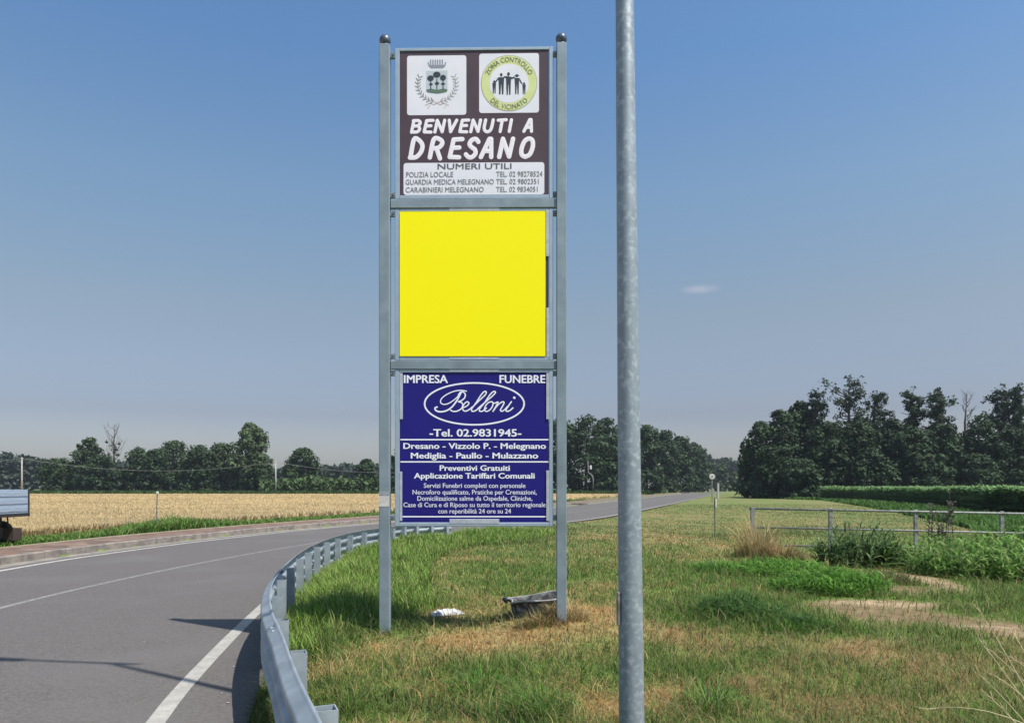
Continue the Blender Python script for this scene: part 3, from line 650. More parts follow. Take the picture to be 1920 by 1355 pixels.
# far, bluish belts: one mass each
def belt(name, x0, x1, Y, tops, n, base, label, size=1.1):
    X = rng.uniform((x0-960)*Y/F, (x1-960)*Y/F, n); pxs = 960+F*X/Y
    tp = np.interp(pxs, [t[0] for t in tops], [t[1] for t in tops]); H = EYE+(HZ-tp)*Y/F
    H = H*(.74+.40*fbm(pxs*.09, pxs*0+Y, 71)+.10*vnoise(pxs*.5, pxs*0, 9)); z = H*rng.random(n)**.7
    P = np.stack([X, Y+rng.uniform(-6, 6, n), z], 1)
    nn = rng.normal(size=(n, 3))+np.array((0, -.5, .4)); nn /= np.linalg.norm(nn, axis=1)[:, None]
    t = np.cross(nn, rng.normal(size=(n, 3))); t /= np.linalg.norm(t, axis=1)[:, None]; bt = np.cross(nn, t); s = size*(.6+.8*rng.random((n, 1)))
    V = np.stack([P+t*s, P+bt*s*.6, P-t*s, P-bt*s*.6], 1).reshape(-1, 3); c = np.repeat(np.array(base)*(.6+.8*rng.random((n, 1))), 4, axis=0)
    o = link(name, np_mesh(name, V, np.arange(4*n).reshape(-1, 4), c), M_leaf); tag(o, label, 'woodland', kind='stuff')
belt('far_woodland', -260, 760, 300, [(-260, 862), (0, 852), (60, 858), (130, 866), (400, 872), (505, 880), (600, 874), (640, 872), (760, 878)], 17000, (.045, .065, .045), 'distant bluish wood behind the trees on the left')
belt('hedge_bank', 500, 745, 172, [(500, 899), (560, 896), (650, 897), (745, 897)], 4000, (.08, .125, .045), 'pale green hedge under the lone round tree', .5)
belt('wood_undergrowth', 1395, 2120, 123, [(1395, 905), (1415, 868), (1500, 850), (1700, 846), (2120, 850)], 9000, (.030, .052, .024), 'dark undergrowth filling the foot of the right-hand wood', .45)
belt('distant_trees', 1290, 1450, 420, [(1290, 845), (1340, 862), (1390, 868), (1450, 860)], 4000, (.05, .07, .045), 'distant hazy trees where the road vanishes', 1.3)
# trees along the left side of the far road
for i, (px, top, Y, hw) in enumerate([(760,835,168,34),(806,822,170,38),(850,815,172,40),(900,806,172,42),(950,800,172,44),(1000,795,174,46),(1045,786,172,44),(1098,777,172,48),(1138,783,176,36),(1170,792,182,36),(1212,796,190,34),(1246,806,205,30),(1275,817,220,28),(1302,829,240,24)]):
    hw = hw*1.25
    lab = {7: 'tallest dark tree between the right sign post and the lamp post', 10: 'broad dark tree directly right of the lamp post', 13: 'last dark tree of the row before the sky gap over the road',
           0: 'dark tree just visible between left post and blue panel', 6: 'dark tree showing in the gap between the blue panel and the right post', 8: 'dark tree at the left edge of the lamp post',
           9: 'dark tree hidden behind the lamp post', 11: 'second dark tree right of the lamp post', 12: 'dark tree before the last one of the row by the far road'}.get(i, 'dark leafy tree hidden behind the blue panel')
    tree('leafy_tree', px, top, Y, hw, 'wide', 5200 if i > 5 else 2600, D2, lab, group=MT, size=.42)
for (px, top, Y, hw, lab) in [(1328, 862, 250, 14, 'low green shrub right of the round road sign'), (1352, 868, 280, 16, 'low green shrub left of the gap in the trees'), (1376, 884, 280, 12, 'small shrub at the end of the visible road')]:
    tree('roadside_shrub', px, top, Y, hw, 'bush', 1300, D3, lab, cat='shrub', size=.5)
# right-hand wood
tree('poplar_tree', 1392, 829, 150, 9, 'tall', 1500, D2, 'narrow dark tree at the left end of the right-hand wood', group=RT)
RR = [(1425,790,118,34,'wide'),(1462,768,118,42,'wide'),(1500,752,120,40,'wide'),(1452,835,112,44,'wide'),(1530,722,118,26,'ragged'),(1592,702,116,52,'ragged'),(1640,728,119,30,'ragged'),
      (1552,790,112,44,'wide'),(1612,790,112,46,'wide'),(1672,784,116,34,'wide'),(1712,722,117,30,'ragged'),(1758,724,116,34,'ragged'),(1705,800,111,42,'wide'),(1768,795,112,44,'wide'),
      (1813,732,121,16,'bare0'),(1836,778,114,40,'wide'),(1880,716,116,34,'ragged'),(1912,714,115,34,'ragged'),(1895,800,111,44,'wide'),(1960,740,116,40,'wide'),(2010,760,116,44,'wide'),(2070,770,118,50,'wide'),(1500,860,108,40,'wide'),(1640,850,109,46,'wide'),(1740,850,108,46,'wide'),(1830,850,108,46,'wide')]
RL = {2: 'rounded dark tree directly left of the narrow spire', 3: 'low dark tree at the front left corner of the right-hand wood', 15: 'rounded dark tree under the thin bare treetop', 9: 'rounded dark tree filling the dip right of the tallest ragged tree', 0: 'lowest dark tree at the left shoulder of the right-hand wood', 1: 'rounded dark tree rising toward the first spire', 4: 'narrow spire-topped tree, first peak of the right-hand wood', 5: 'tallest ragged tree in the right-hand wood',
      6: 'ragged tree leaning right beside the tallest one', 10: 'thin-topped ragged tree right of the wide sky gap', 11: 'bushier ragged tree beside the thin-topped one', 14: 'thin bare treetop between two ragged peaks',
      16: 'ragged tree with light showing through at the right edge', 17: 'rightmost ragged treetop cut by the picture edge'}
for i, (px, top, Y, hw, st) in enumerate(RR):
    hw = hw*(1.22 if st == 'ragged' else 1.1)
    nm_ = 'dead_tree' if st == 'bare0' else ('ragged_tree' if st == 'ragged' else 'leafy_tree')
    tree(nm_, px, top, Y, hw, 'bare' if st == 'bare0' else st, 0 if st == 'bare0' else (6800 if st == 'wide' else 10500), D2 if st == 'wide' else (.038, .058, .03), RL.get(i, 'dark leafy tree in the dense lower wall of the right-hand wood'), group=RT, size=.20 if st == 'ragged' else .27)

# ================================================================== sign totem
YS = 8.1
def S(px, py, Y=YS): return ((px-960)*Y/F, EYE+(HZ-py)*Y/F)
sign = thing('sign_totem', (S(722, 0)[0], YS, 0), 'tall galvanised roadside sign with brown, yellow and blue square panels', 'sign')
def upost(px, ptop, w, label=None):
    X = S(px, 0)[0]; zt = S(0, ptop)[1]; h = w/2
    p = MB().box(X-h, X+h, YS-h, YS+h, -.3, zt, bev=.006).build('post', M_steel, sign, smooth=False)
    b = MB(); b.sphere((X, YS, zt+.058), .062, 24, 16); b.tube([(X, YS, zt-.004), (X, YS, zt+.012)], .045, 16)
    b.build('ball_cap', M_ball, p, smooth=True)
    return p
pl = upost(722, 87, .113); pr = upost(1052.5, 84, .106)
# sticker on the left post
M_stick = noisy(mat('paper_sticker', (.62, .58, .56), .7), (.5, .46, .44), 40, 5)
x0, z0 = S(712.5, 949); x1, z1 = S(731.5, 929)
MB().box(x0, x1, YS-.0575-.001, YS-.0575+.0002, z0, z1).build('sticker', M_stick, pl)
x0, z0 = S(713, 928); x1, z1 = S(731, 921)
MB().box(x0, x1, YS-.0585, YS-.0575+.0002, z0, z1).build('sticker', noisy(mat('old_sticker', (.34, .36, .38), .7), (.25, .27, .3), 60), pl)
def tilt(x, y): return y-(x-890)/290*3.2*max(0, min(1, (640-y)/560))
def bar(name, xa, ya, xb, yb, yd0, yd1, m=M_frame, bev=.004, parent=None):
    """rectangular bar covering the pixel box, between the depths YS+yd0 .. YS+yd1 (skewed with the sign's slight slope)"""
    b = MB(); X0, Z0 = S(xa, yb); X1, Z1 = S(xb, ya)
    b.box(X0, X1, YS+yd0, YS+yd1, Z0, Z1, bev=bev)
    out_ = []
    for (x, y, z) in b.v:
        px = 960+x*F/YS; py = HZ-(z-EYE)*F/YS; out_.append((x, y, EYE+(HZ-tilt(px, py))*YS/F))
    b.v = out_; return b.build(name, m, parent or sign)
frames = []
for (t_, b_) in [(91, 374), (392, 676), (693, 986)]:
    fr = thing_dummy = MB()
    bar('frame', 741, t_, 749.5, b_, -.022, .022); bar('frame', 1029.5, t_, 1037, b_, -.022, .022)
    bar('frame', 749.8, t_, 1029.2, t_+5.5, -.021, .021); bar('frame', 749.8, b_-7, 1029.2, b_, -.021, .021)
# cross bars bolted between the posts
for (a_, b_) in [(375, 391), (677, 692.5)]:
    bar('cross_bar', 733, a_, 1043.5, b_, -.030, .030, M_steel)
# clamps and bolts between frame and post
M_clamp = noisy(mat('clamp', (.26, .31, .35), .5, .4), (.18, .21, .24), 30)
for y in (104, 366, 401, 668, 700, 970):
    for (xa, xb) in ((731.6, 740.8), (1037.2, 1043.6)):
        cl_ = bar('clamp', xa, y-5, xb, y+5, -.018, .018, M_clamp, .003)
        xc = (xa+xb)/2+(.8 if xa < 900 else 1.2); X_, Z_ = S(xc, tilt(xc, y)); MB().tube([(X_, YS-.034, Z_), (X_, YS-.017, Z_)], .012, 6).build('bolt', M_bolt, cl_)
M_brown = noisy(mat('brown_enamel', (.085, .052, .066), .45, 0, .4), (.07, .042, .055), 3, 6)
M_yel = mat('yellow_panel', (.99, .87, 0.0), .6, 0, .2)
M_blue = noisy(mat('blue_enamel', (.014, .010, .185), .4, 0, .3), (.012, .009, .155), 2, 5)
p_brown = bar('panel', 750.2, 97, 1028.6, 366.5, -.012, .008, M_brown, .001); p_brown['label'] = 'brown welcome panel with white lettering'
p_yel = bar('panel', 750, 398.5, 1022.5, 668.5, -.028, .008, M_yel, .001); p_yel['label'] = 'plain yellow panel'
bar('panel', 750.2, 397.6, 1028.6, 668.8, -.008, .008, mat('dark_backing', (.045, .04, .075), .5), .001)['label'] = 'dark panel edge showing behind the yellow panel'
p_blue = bar('panel', 750.2, 698.6, 1028.6, 978.6, -.012, .008, M_blue, .001); p_blue['label'] = 'dark blue panel with white lettering'
M_strip = noisy(mat('retaining_strip', (.50, .52, .58), .5, .2), (.40, .42, .48), 20)
for (xa, ya, xb, yb) in [(843,390.5,936,396.8),(843,669.5,936,674),(843,691.5,936,697.6),(843,972.5,936,981),(749.6,700,755.5,786),(749.6,884,754.5,976),(1024,700,1029.6,786),(1024,882,1029.6,976),
                         (1023.4,396,1029.6,482),(1024.2,578,1029.6,670)]:
    bar('retaining_strip', xa, ya, xb, yb, -.0235, -.0125, M_strip, .002)
# ---- flat printing on the panels
class Print:
    def __init__(s, parent, yfront, do_tilt): s.p = parent; s.y = yfront; s.t = do_tilt
    def P(s, x, y, d):
        X, Z = S(x, tilt(x, y) if s.t else y, YS); return (X, s.y-d, Z)
    def poly(s, name, polys, m, d):
        b = MB()
        for i, q in enumerate(polys): b.add([s.P(x, y, d+i*.00002) for x, y in q], [tuple(range(len(q)))])
        return b.build(name, m, s.p)
    def strokes(s, name, lines, m, d, w):
        """pen strokes: low ridged ribbons with round ends"""
        b = MB(); k = 0
        for ln_ in lines:
            pts, ww = (ln_ if isinstance(ln_, tuple) and isinstance(ln_[0], list) else (ln_, w))
            for i in range(len(pts)):
                k += 1; e = d+.0006+k*.000004; x, y = pts[i]
                c = [s.P(x, y, e)]+[s.P(x+ww/2*math.cos(a*math.pi/6), y+ww/2*math.sin(a*math.pi/6), d) for a in range(12)]
                b.add(c, [(0, 1+a, 1+(a+1) % 12) for a in range(12)])
                if i+1 < len(pts):
                    x2, y2 = pts[i+1]; l = math.hypot(x2-x, y2-y) or 1; nx_, ny_ = -(y2-y)/l*ww/2, (x2-x)/l*ww/2
                    b.add([s.P(x, y, e+.000002), s.P(x2, y2, e+.000002), s.P(x2+nx_, y2+ny_, d), s.P(x+nx_, y+ny_, d), s.P(x2-nx_, y2-ny_, d), s.P(x-nx_, y-ny_, d)], [(0, 1, 2, 3), (1, 0, 5, 4)])
        return b.build(name, m, s.p)
    def text(s, txt, x0, x1, base, cap, m, d, off=0, shear=0, name='lettering', fn=None, space=1.0):
        cu = bpy.data.curves.new('t', 'FONT'); cu.body = txt; cu.size = 1; cu.shear = shear; cu.space_character = space; cu.resolution_u = 3
        ob = bpy.data.objects.new('t', cu); C.objects.link(ob); bpy.context.view_layer.update()
        m0 = bpy.data.meshes.new_from_object(ob.evaluated_get(bpy.context.evaluated_depsgraph_get()))
        bpy.data.objects.remove(ob); bpy.data.curves.remove(cu)
        vs = [v.co.copy() for v in m0.vertices]; fs0 = [tuple(p.vertices) for p in m0.polygons]; xa = min(v.x for v in vs); xb = max(v.x for v in vs)
        bpy.data.meshes.remove(m0); V_, F_ = [], []
        offs = [(0, 0)] if off <= 0 else [(0, 0), (-off, 0), (off, 0), (0, off*.6), (0, -off*.6), (-off*.7, off*.4), (off*.7, -off*.4)]
        for k, (ox, oy) in enumerate(offs):
            b0 = len(V_)
            for q in vs:
                u = (q.x+ox-xa)/(xb-xa); h = (q.y+oy)/.69
                x, y = (x0+u*(x1-x0), base-h*cap) if fn is None else fn(u, h)
                V_.append(s.P(x, y, d+k*.00012))
            F_ += [tuple(b0+i for i in f_) for f_ in fs0]
        me = bpy.data.meshes.new(name); me.from_pydata(V_, [], F_); me.update()
        me.materials.clear(); return link(name, me, m, s.p)
def rrect(x0, y0, x1, y1, r):
    o_ = []
    for cx, cy, a0 in ((x1-r, y1-r, 0), (x0+r, y1-r, 90), (x0+r, y0+r, 180), (x1-r, y0+r, 270)):
        for k in range(6): a = math.radians(a0+k*18); o_.append((cx+r*math.cos(a), cy+r*math.sin(a)))
    return o_
def ell(cx, cy, rx, ry, n=24, rot=0):
    c, s_2 = math.cos(rot), math.sin(rot); return [(cx+rx*math.cos(t)*c-ry*math.sin(t)*s_2, cy+rx*math.cos(t)*s_2+ry*math.sin(t)*c) for t in [2*math.pi*k/n for k in range(n)]]
PB = Print(p_brown, YS-.012, True)
PB.poly('white_square', [rrect(763.5, 105, 874.5, 216.5, 5)], M_white, .001)
PB.poly('white_square', [rrect(898.5, 102.5, 1010.5, 213.5, 5)], M_white, .001)
PB.poly('number_plate', [rrect(757, 306, 1020.5, 366, 5)], M_white, .001)
def A(x, y): return (750+x/6.857, 90+y/6.857)
M_grey = mat('crest_grey', (.25, .27, .33), .6); M_pale = mat('crest_pale', (.50, .55, .60), .6); M_hill = mat('crest_green', (.10, .16, .12), .6); M_olv = mat('wreath_green', (.15, .18, .14), .6); M_pink = mat('ribbon_pink', (.55, .36, .36), .6); M_oak = mat('wreath_right', (.30, .30, .29), .6)
# town crest: crown, shield with three trees on a hill, wreath and ribbon
PB.poly('crown', [[A(355,185),A(370,240),A(400,268),A(555,268),A(585,240),A(597,185),A(580,190),A(572,225),A(380,225),A(372,190)]]+[[A(x-8, 230),A(x-9, 165),A(x, 150),A(x+9, 165),A(x+8, 230)] for x in (395,425,455,485,515,545)], M_grey, .002)
PB.poly('shield', [[A(340,298),A(612,298),A(612,560),A(590,580),A(340+135,592),A(362,580),A(340,560)]], M_pale, .002)
PB.poly('shield_hill', [[A(342,540),A(400,530),A(476,545),A(560,530),A(610,540),A(606,568),A(540,584),A(476,590),A(410,582),A(348,568)]], M_hill, .003)
PB.poly('shield_trees', [[A(*q) for q in ell(395,395,42,36)],[A(*q) for q in ell(475,350,48,38)],[A(*q) for q in ell(555,390,38,36)],[A(*q) for q in ell(400,472,24,13)],[A(*q) for q in ell(478,462,28,18)],[A(*q) for q in ell(556,468,26,13)]]+
        [[A(x-5, 400),A(x+5, 400),A(x+6, 540),A(x-6, 540)] for x in (398,477,556)], M_dark, .004)
for sgn, mt_ in ((-1, M_olv), (1, M_oak)):
    lv = []; st = []
    for k in range(10):
        t = k/9; a = math.radians(100+t*112); cx_, cy_ = 476-sgn*0, 470; r_ = 245
        x = 476+sgn*-1*0; ang = math.radians(85-t*118)
        x = 476+sgn*(245*math.cos(math.radians(78-t*100))) ; y = 470+230*math.sin(math.radians(78-t*100))
        st.append(A(x, y))
        tang = math.atan2(-230*math.cos(math.radians(78-t*100)), sgn*245*math.sin(math.radians(78-t*100)))
        for s2 in (-1, 1):
            rot = tang+s2*.85; lv.append([A(*q) for q in ell(x+27*math.cos(rot), y+27*math.sin(rot), 25, 5.5, 8, rot)])
    PB.poly('wreath', lv, mt_, .002); PB.strokes('wreath_stem', [st], mt_, .0035, .8)
PB.strokes('crest_ribbon', [[A(400,640),A(450,700),A(476,712),A(510,700),A(560,640)],[A(330,740),A(390,710),A(440,735),A(476,712),A(520,735),A(570,710),A(630,745)],[A(360,778),A(390,740)],[A(575,778),A(600,735)]], M_pink, .003, .9)
# neighbourhood-watch roundel
M_lime = noisy(mat('lime_ring', (.60, .64, .24), .6), (.66, .70, .36), 8); M_ring = mat('ring_outline', (.42, .40, .33), .6); M_txt = mat('ring_text', (.20, .21, .12), .6)
cx, cy = 1402, 467
PB.poly('roundel', [[A(*q) for q in ell(cx, cy, 362, 360, 48)]], M_ring, .002)
PB.poly('roundel', [[A(*q) for q in ell(cx, cy, 353, 351, 48)]], M_lime, .0026)
PB.poly('roundel', [[A(*q) for q in ell(cx, cy+3, 252, 250, 48)]], M_white, .0032)
def ringfn(a0, a1, r0, r1, top=True):
    def fn(u, h):
        a = math.radians(a0+(a1-a0)*u); r = r0+(r1-r0)*h; return A(cx+r*math.sin(a), cy-r*math.cos(a))
    return fn
PB.text('ZONA CONTROLLO', 0, 0, 0, 0, M_txt, .004, fn=ringfn(-68, 68, 272, 335), off=.006)
PB.text('DEL VICINATO', 0, 0, 0, 0, M_txt, .004, fn=ringfn(180+47, 180-47, 335, 272), off=.006)
def person(x, top, bot, w, arms=()):
    h = bot-top; hr = h*.075 if h > 200 else h*.1
    ps = [ell(x, top+hr, hr*.85, hr*1.1, 12), [(x-w*.5, top+h*.19), (x+w*.5, top+h*.19), (x+w*.42, top+h*.52), (x-w*.42, top+h*.52)],
          [(x-w*.42, top+h*.52), (x-w*.02, top+h*.52), (x-w*.12, bot), (x-w*.36, bot)], [(x+w*.02, top+h*.52), (x+w*.42, top+h*.52), (x+w*.36, bot), (x+w*.12, bot)]]
    return ps
fig = person(1302, 340, 612, 78)+person(1395, 330, 618, 70)+person(1503, 355, 612, 62)+person(1212, 432, 600, 48)+person(1595, 460, 612, 44)
fig += [ell(1503, 372, 30, 10, 12), [(1262,395),(1275,410),(1222,470),(1212,462)], [(1335,380),(1400,378),(1400,398),(1335,402)], [(1425,395),(1480,385),(1480,404),(1430,420)], [(1528,400),(1540,412),(1580,485),(1566,482)], [(1530,420),(1548,440),(1560,470),(1552,474)]]
PB.poly('family_figures', [[A(*q) for q in p] for p in fig], M_dark, .004)
# hand-brushed capitals
GL = {'B': [[(0,0),(0.06,1)],[(.0,.98),(.62,.98),(.82,.78),(.62,.56),(.06,.52)],[(.62,.56),(.86,.3),(.66,.04),(0,.02)]], 'E': [[(.8,1),(.08,.98),(0,.02),(.78,0)],[(.04,.52),(.66,.54)]],
      'N': [[(0,0),(.06,1),(.82,.02),(.9,1)]], 'V': [[(0,1),(.36,.02),(.85,1)]], 'U': [[(.02,1),(0,.3),(.25,.02),(.6,.02),(.82,.3),(.88,1)]], 'T': [[(0,.96),(.9,1)],[(.45,.97),(.42,0)]], 'I': [[(.3,0),(.34,1)]],
      'A': [[(0,0),(.46,1),(.60,1),(.86,0)],[(.2,.34),(.74,.34)]], 'D': [[(.04,0),(.08,1),(.5,.96),(.86,.68),(.84,.32),(.5,.03),(0.0,.0)]], 'R': [[(0,0),(.08,1),(.62,.98),(.84,.78),(.6,.54),(.1,.5)],[(.42,.52),(.86,-.06)]],
      'S': [[(.84,.84),(.6,1),(.26,.94),(.14,.72),(.36,.55),(.66,.42),(.76,.2),(.5,.0),(.2,.02),(-.02,.16)]], 'O': [[(.42,0),(.1,.12),(0,.45),(.14,.85),(.46,1),(.78,.9),(.9,.55),(.76,.14),(.42,0)]]}
def brush(txt, xs_, base, h, wl, w, slant):
    L_ = []
    for ch, x in zip(txt, xs_):
        for st in GL[ch]:
            p = [(x+u*wl+vv*h*slant, base-vv*h) for u, vv in st]
            if ch in 'BDRSOU': p = [tuple(q) for q in catmull(p, 2.2)]
            L_.append(p)
    return L_
M_brush = mat('white_lettering', (.86, .80, .86), .5)
bx = lambda x: 750+x/6.857
PB.strokes('lettering', brush('BENVENUTIA', [bx(x) for x in (150,312,450,610,770,910,1075,1240,1370,1592)], 248.5, 22, 16.5, 5.2, .16), M_brush, .0015, 6.0)
PB.strokes('lettering', brush('DRESANO', [bx(x) for x in (130,385,640,845,1040,1275,1545)], 296, 34, 22.5, 7.4, .17), M_brush, .0015, 8.4)
M_num = mat('grey_lettering', (.10, .10, .12), .6); M_num2 = mat('pale_grey_lettering', (.20, .20, .21), .6)
PB.text('NUMERI UTILI', 821, 959, 318.0, 10.4, M_num, .003, .008)
for (a_, x0, x1, b_, tb, tx) in [('POLIZIA LOCALE', 762, 850, 332.5, 'TEL. 02 98278524', 1017), ('GUARDIA MEDICA MELEGNANO', 761, 926, 346.5, 'TEL. 02 9802351', 1010), ('CARABINIERI MELEGNANO', 761, 907, 361, 'TEL. 02 9834051', 1008)]:
    PB.text(a_, x0, x1, b_, 9.5, M_num2, .003, .004); PB.text(tb, 930.5, tx, b_, 9.5, M_num2, .003, .004)
PU = Print(p_blue, YS-.012, False)
M_wl = mat('white_blue_lettering', (.84, .83, .90), .5); M_wl2 = mat('fine_white_lettering', (.72, .71, .82), .5)
PU.text('IMPRESA', 758, 839.5, 718, 14.5, M_wl, .003, .028); PU.text('FUNEBRE', 937, 1022, 718, 14.5, M_wl, .003, .028)
def Bz(x, y): return (740+x/6.4, 690+y/6.4)
PU.strokes('oval_ring', [[Bz(*q) for q in ell(957, 430, 596, 250, 72)]+[Bz(957+596, 430)]], M_wl, .0015, 3.0)
script = [[(640,470),(490,478)], ]
SC = [([(862,278),(800,268),(720,278),(630,315),(565,365),(552,410),(580,435),(640,428),(710,385),(765,335),(800,290)], 2.0), ([(800,290),(750,385),(690,465),(620,512),(540,525),(492,505),(485,478),(510,468)], 2.9),
      ([(765,325),(790,290),(825,288),(848,318),(838,360),(800,392),(765,405),(805,415),(818,450),(795,492),(745,518),(700,520),(672,505)], 2.4), ([(815,478),(868,455),(892,425),(875,405),(845,420),(818,462),(822,505),(855,518),(900,495),(935,465)], 2.3),
      ([(920,485),(1010,395),(1085,325),(1100,290),(1078,282),(1040,320),(975,420),(925,490),(930,520),(970,512),(1010,480)], 2.4), ([(1000,485),(1105,395),(1190,320),(1210,290),(1188,282),(1145,320),(1080,415),(1020,490),(1022,520),(1060,515),(1100,480)], 2.4),
      ([(1160,405),(1125,415),(1090,455),(1078,500),(1100,522),(1145,500),(1175,455),(1178,415),(1160,405)], 2.3), ([(1178,425),(1210,420),(1240,408),(1215,460),(1180,520),(1215,470),(1260,425),(1300,405),(1312,420),(1290,465),(1268,505),(1285,520),(1320,500),(1350,465)], 2.4),
      ([(1400,405),(1365,455),(1335,505),(1350,522),(1390,505),(1418,478)], 2.5), ([(1434,356),(1436,358)], 4.6)]
PU.strokes('script_lettering', [([tuple(Bz(*q)) for q in catmull(p, 14)], w_) for p, w_ in SC], M_wl, .0015, 2.4)
PU.text('-Tel. 02.9831945-', 806, 977, 818, 13.5, M_wl, .003, .028)
def hline(y, w_=2.4, x0=751, x1=1028.4): PU.poly('rule_line', [[(x0, y-w_/2), (x1, y-w_/2), (x1, y+w_/2), (x0, y+w_/2)]], M_wl, .002)
hline(824); hline(865.5); hline(968, 2.4, 755, 1024)
for (tx, x0, x1, b_, cp, of, m_) in [('Dresano - Vizzolo P. - Melegnano', 757, 1023, 841, 10.5, .03, M_wl), ('Mediglia - Paullo - Mulazzano', 771, 1008.5, 859, 10.5, .03, M_wl), ('Preventivi Gratuiti', 825, 955.5, 882, 10, .03, M_wl), ('Applicazione Tariffari Comunali', 777, 1002, 896.5, 10, .03, M_wl),
                                 ('Servizi Funebri completi con personale', 795, 985, 914, 8.5, .016, M_wl2), ('Necroforo qualificato, Pratiche per Cremazioni,', 774, 1006, 926.3, 8.5, .016, M_wl2), ('Domicilizazione salme da Ospedale, Cliniche,', 783, 998, 938, 8.5, .016, M_wl2),
                                 ('Case di Cura e di Riposo su tutto il territorio regionale', 757, 1023, 950, 8.5, .016, M_wl2), ('con reperibilit\u00e0 24 ore su 24', 822, 958, 961.8, 8.5, .016, M_wl2)]:
    PU.text(tx, x0, x1, b_, cp, m_, .003, of)

# ================================================================== lamp post (tapered, galvanised)
M_pole = noisy(mat('lamp_post_zinc', (.29, .33, .37), .5, .3), (.235, .27, .305), 9, 6, .35, .65, bump=.12, bscale=70, c3=(.46, .50, .53), scale3=28)
px_, py_ = .735, 4.58
lamp = thing('lamp_post', (px_, py_, 0), 'thick mottled galvanised lamp post standing in front of the sign', 'lamp post')
n = 24; pts = []; rr = []
for i in range(n+1):
    z = -.3+9.9*i/n; pts.append((px_-.0098*(z-.1), py_, z)); rr.append((.156-.0098*z)/2)
MB().tube(pts, rr, 40).build('pole', M_pole, lamp, smooth=True)
top = Vector(pts[-1]); ad_ = Vector((-1.24, .16, 0)).normalized(); hz_ = Vector((0, 0, 1))
MB().tube([top-ad_*.32-hz_*.05, top-hz_*.05, top+ad_*1.0-hz_*.05+hz_*.06], [.03, .03, .03], 12).build('arm', M_pole, lamp, smooth=True)
hd = MB(); side = Vector((ad_.y, -ad_.x, 0)); c0 = top+ad_*.95
def pt(a, s_2, z): q = c0+ad_*a+side*s_2; return (q.x, q.y, q.z+z)
hd.add([pt(0,-.06,-.02),pt(0,.06,-.02),pt(.5,.10,.0),pt(.5,-.10,.0),pt(0,-.05,.07),pt(0,.05,.07),pt(.46,.06,.06),pt(.46,-.06,.06)], [(0,3,2,1),(4,5,6,7),(0,1,5,4),(1,2,6,5),(2,3,7,6),(3,0,4,7)])
hd.build('lamp_head', M_frame, lamp)
# inspection hatch edge on the left of the pole
zc0 = EYE+(HZ-1170)*py_/F; zc1 = EYE+(HZ-1108)*py_/F; xc = (1160-960)*py_/F
h_ = MB(); h_.box(xc-.016, xc+.004, py_-.045, py_-.012, zc0, zc1, bev=.004); h_.build('hatch_cover', noisy(mat('hatch_metal', (.30, .29, .29), .5, .4), (.14, .13, .13), 20), lamp)

# ================================================================== guardrail
rail = thing('guardrail', (-2.0, 6.2, 0), 'curved galvanised guardrail bending round the grass verge beside the road', 'guardrail')
prof = [(0,0),(.012,-.012),(.022,-.03),(.07,-.052),(.082,-.07),(.082,-.10),(.07,-.118),(.022,-.14),(.012,-.155),(.012,-.185),(.022,-.20),(.07,-.222),(.082,-.24),(.082,-.27),(.07,-.288),(.022,-.31),(.012,-.325),(.012,-.355),(.022,-.37),(.07,-.392),(.082,-.41),(.082,-.44),(.07,-.458),(.022,-.48),(.006,-.498)]
tR = np.gradient(RAILC, axis=0); tR /= np.linalg.norm(tR, axis=1)[:, None]; nR = np.stack([-tR[:, 1], tR[:, 0]], 1)  # towards road (left)
sR = arclen(RAILC); ZT = .55; TOT = sR[-1]
def rp(s): return np.array([np.interp(s, sR, RAILC[:, 0]), np.interp(s, sR, RAILC[:, 1])]), np.array([np.interp(s, sR, nR[:, 0]), np.interp(s, sR, nR[:, 1])])
s0 = .2; SEG = 3.99; k = 0
while s0 < TOT-.15:
    s1 = min(s0+SEG, TOT); lift = .004*(k % 2)
    m = int((s1-s0)/.16)+2; v = []; np_ = len(prof); TH = .006
    for side_ in (0, 1):
        for i in range(m):
            s = s0+(s1+(.22 if s1 < TOT else 0)-s0)*i/(m-1); p, nn = rp(s); zt = ZT-.0*s
            for j, (o_, z_) in enumerate(prof):
                a = prof[max(j-1, 0)]; b_ = prof[min(j+1, np_-1)]; dx, dz = b_[0]-a[0], b_[1]-a[1]; l = math.hypot(dx, dz); ox, oz = -dz/l*TH*side_, dx/l*TH*side_
                q = p+nn*(o_+ox+lift); v.append((q[0], q[1], zt+z_+oz))
    f = []; B_0 = m*np_
    for i in range(m-1):
        for j in range(np_-1):
            a = i*np_+j; f.append((a, a+1, a+np_+1, a+np_)); a += B_0; f.append((a, a+np_, a+np_+1, a+1))
        f.append((i*np_, (i+1)*np_, B_0+(i+1)*np_, B_0+i*np_)); a = i*np_+np_-1; f.append((a, B_0+a, B_0+a+np_, a+np_))
    for i in (0, m-1):
        for j in range(np_-1): a = i*np_+j; f.append((a, B_0+a, B_0+a+1, a+1) if i == 0 else (a, a+1, B_0+a+1, B_0+a))
    b = MB(); b.add(v, f); be = b.build('beam', M_rail, rail, smooth=True)
    if s1 < TOT:
        for zz in (-.035, -.17, -.335, -.465):
            for ds_ in (.04, .17):
                p, nn = rp(s1+ds_); q = p-nn*.006; r_ = p+nn*.055
                MB().tube([(q[0], q[1], ZT+zz), (r_[0], r_[1], ZT+zz)], .011, 6).build('bolt', M_bolt, be)
    s0 += SEG; k += 1
s = .75; 
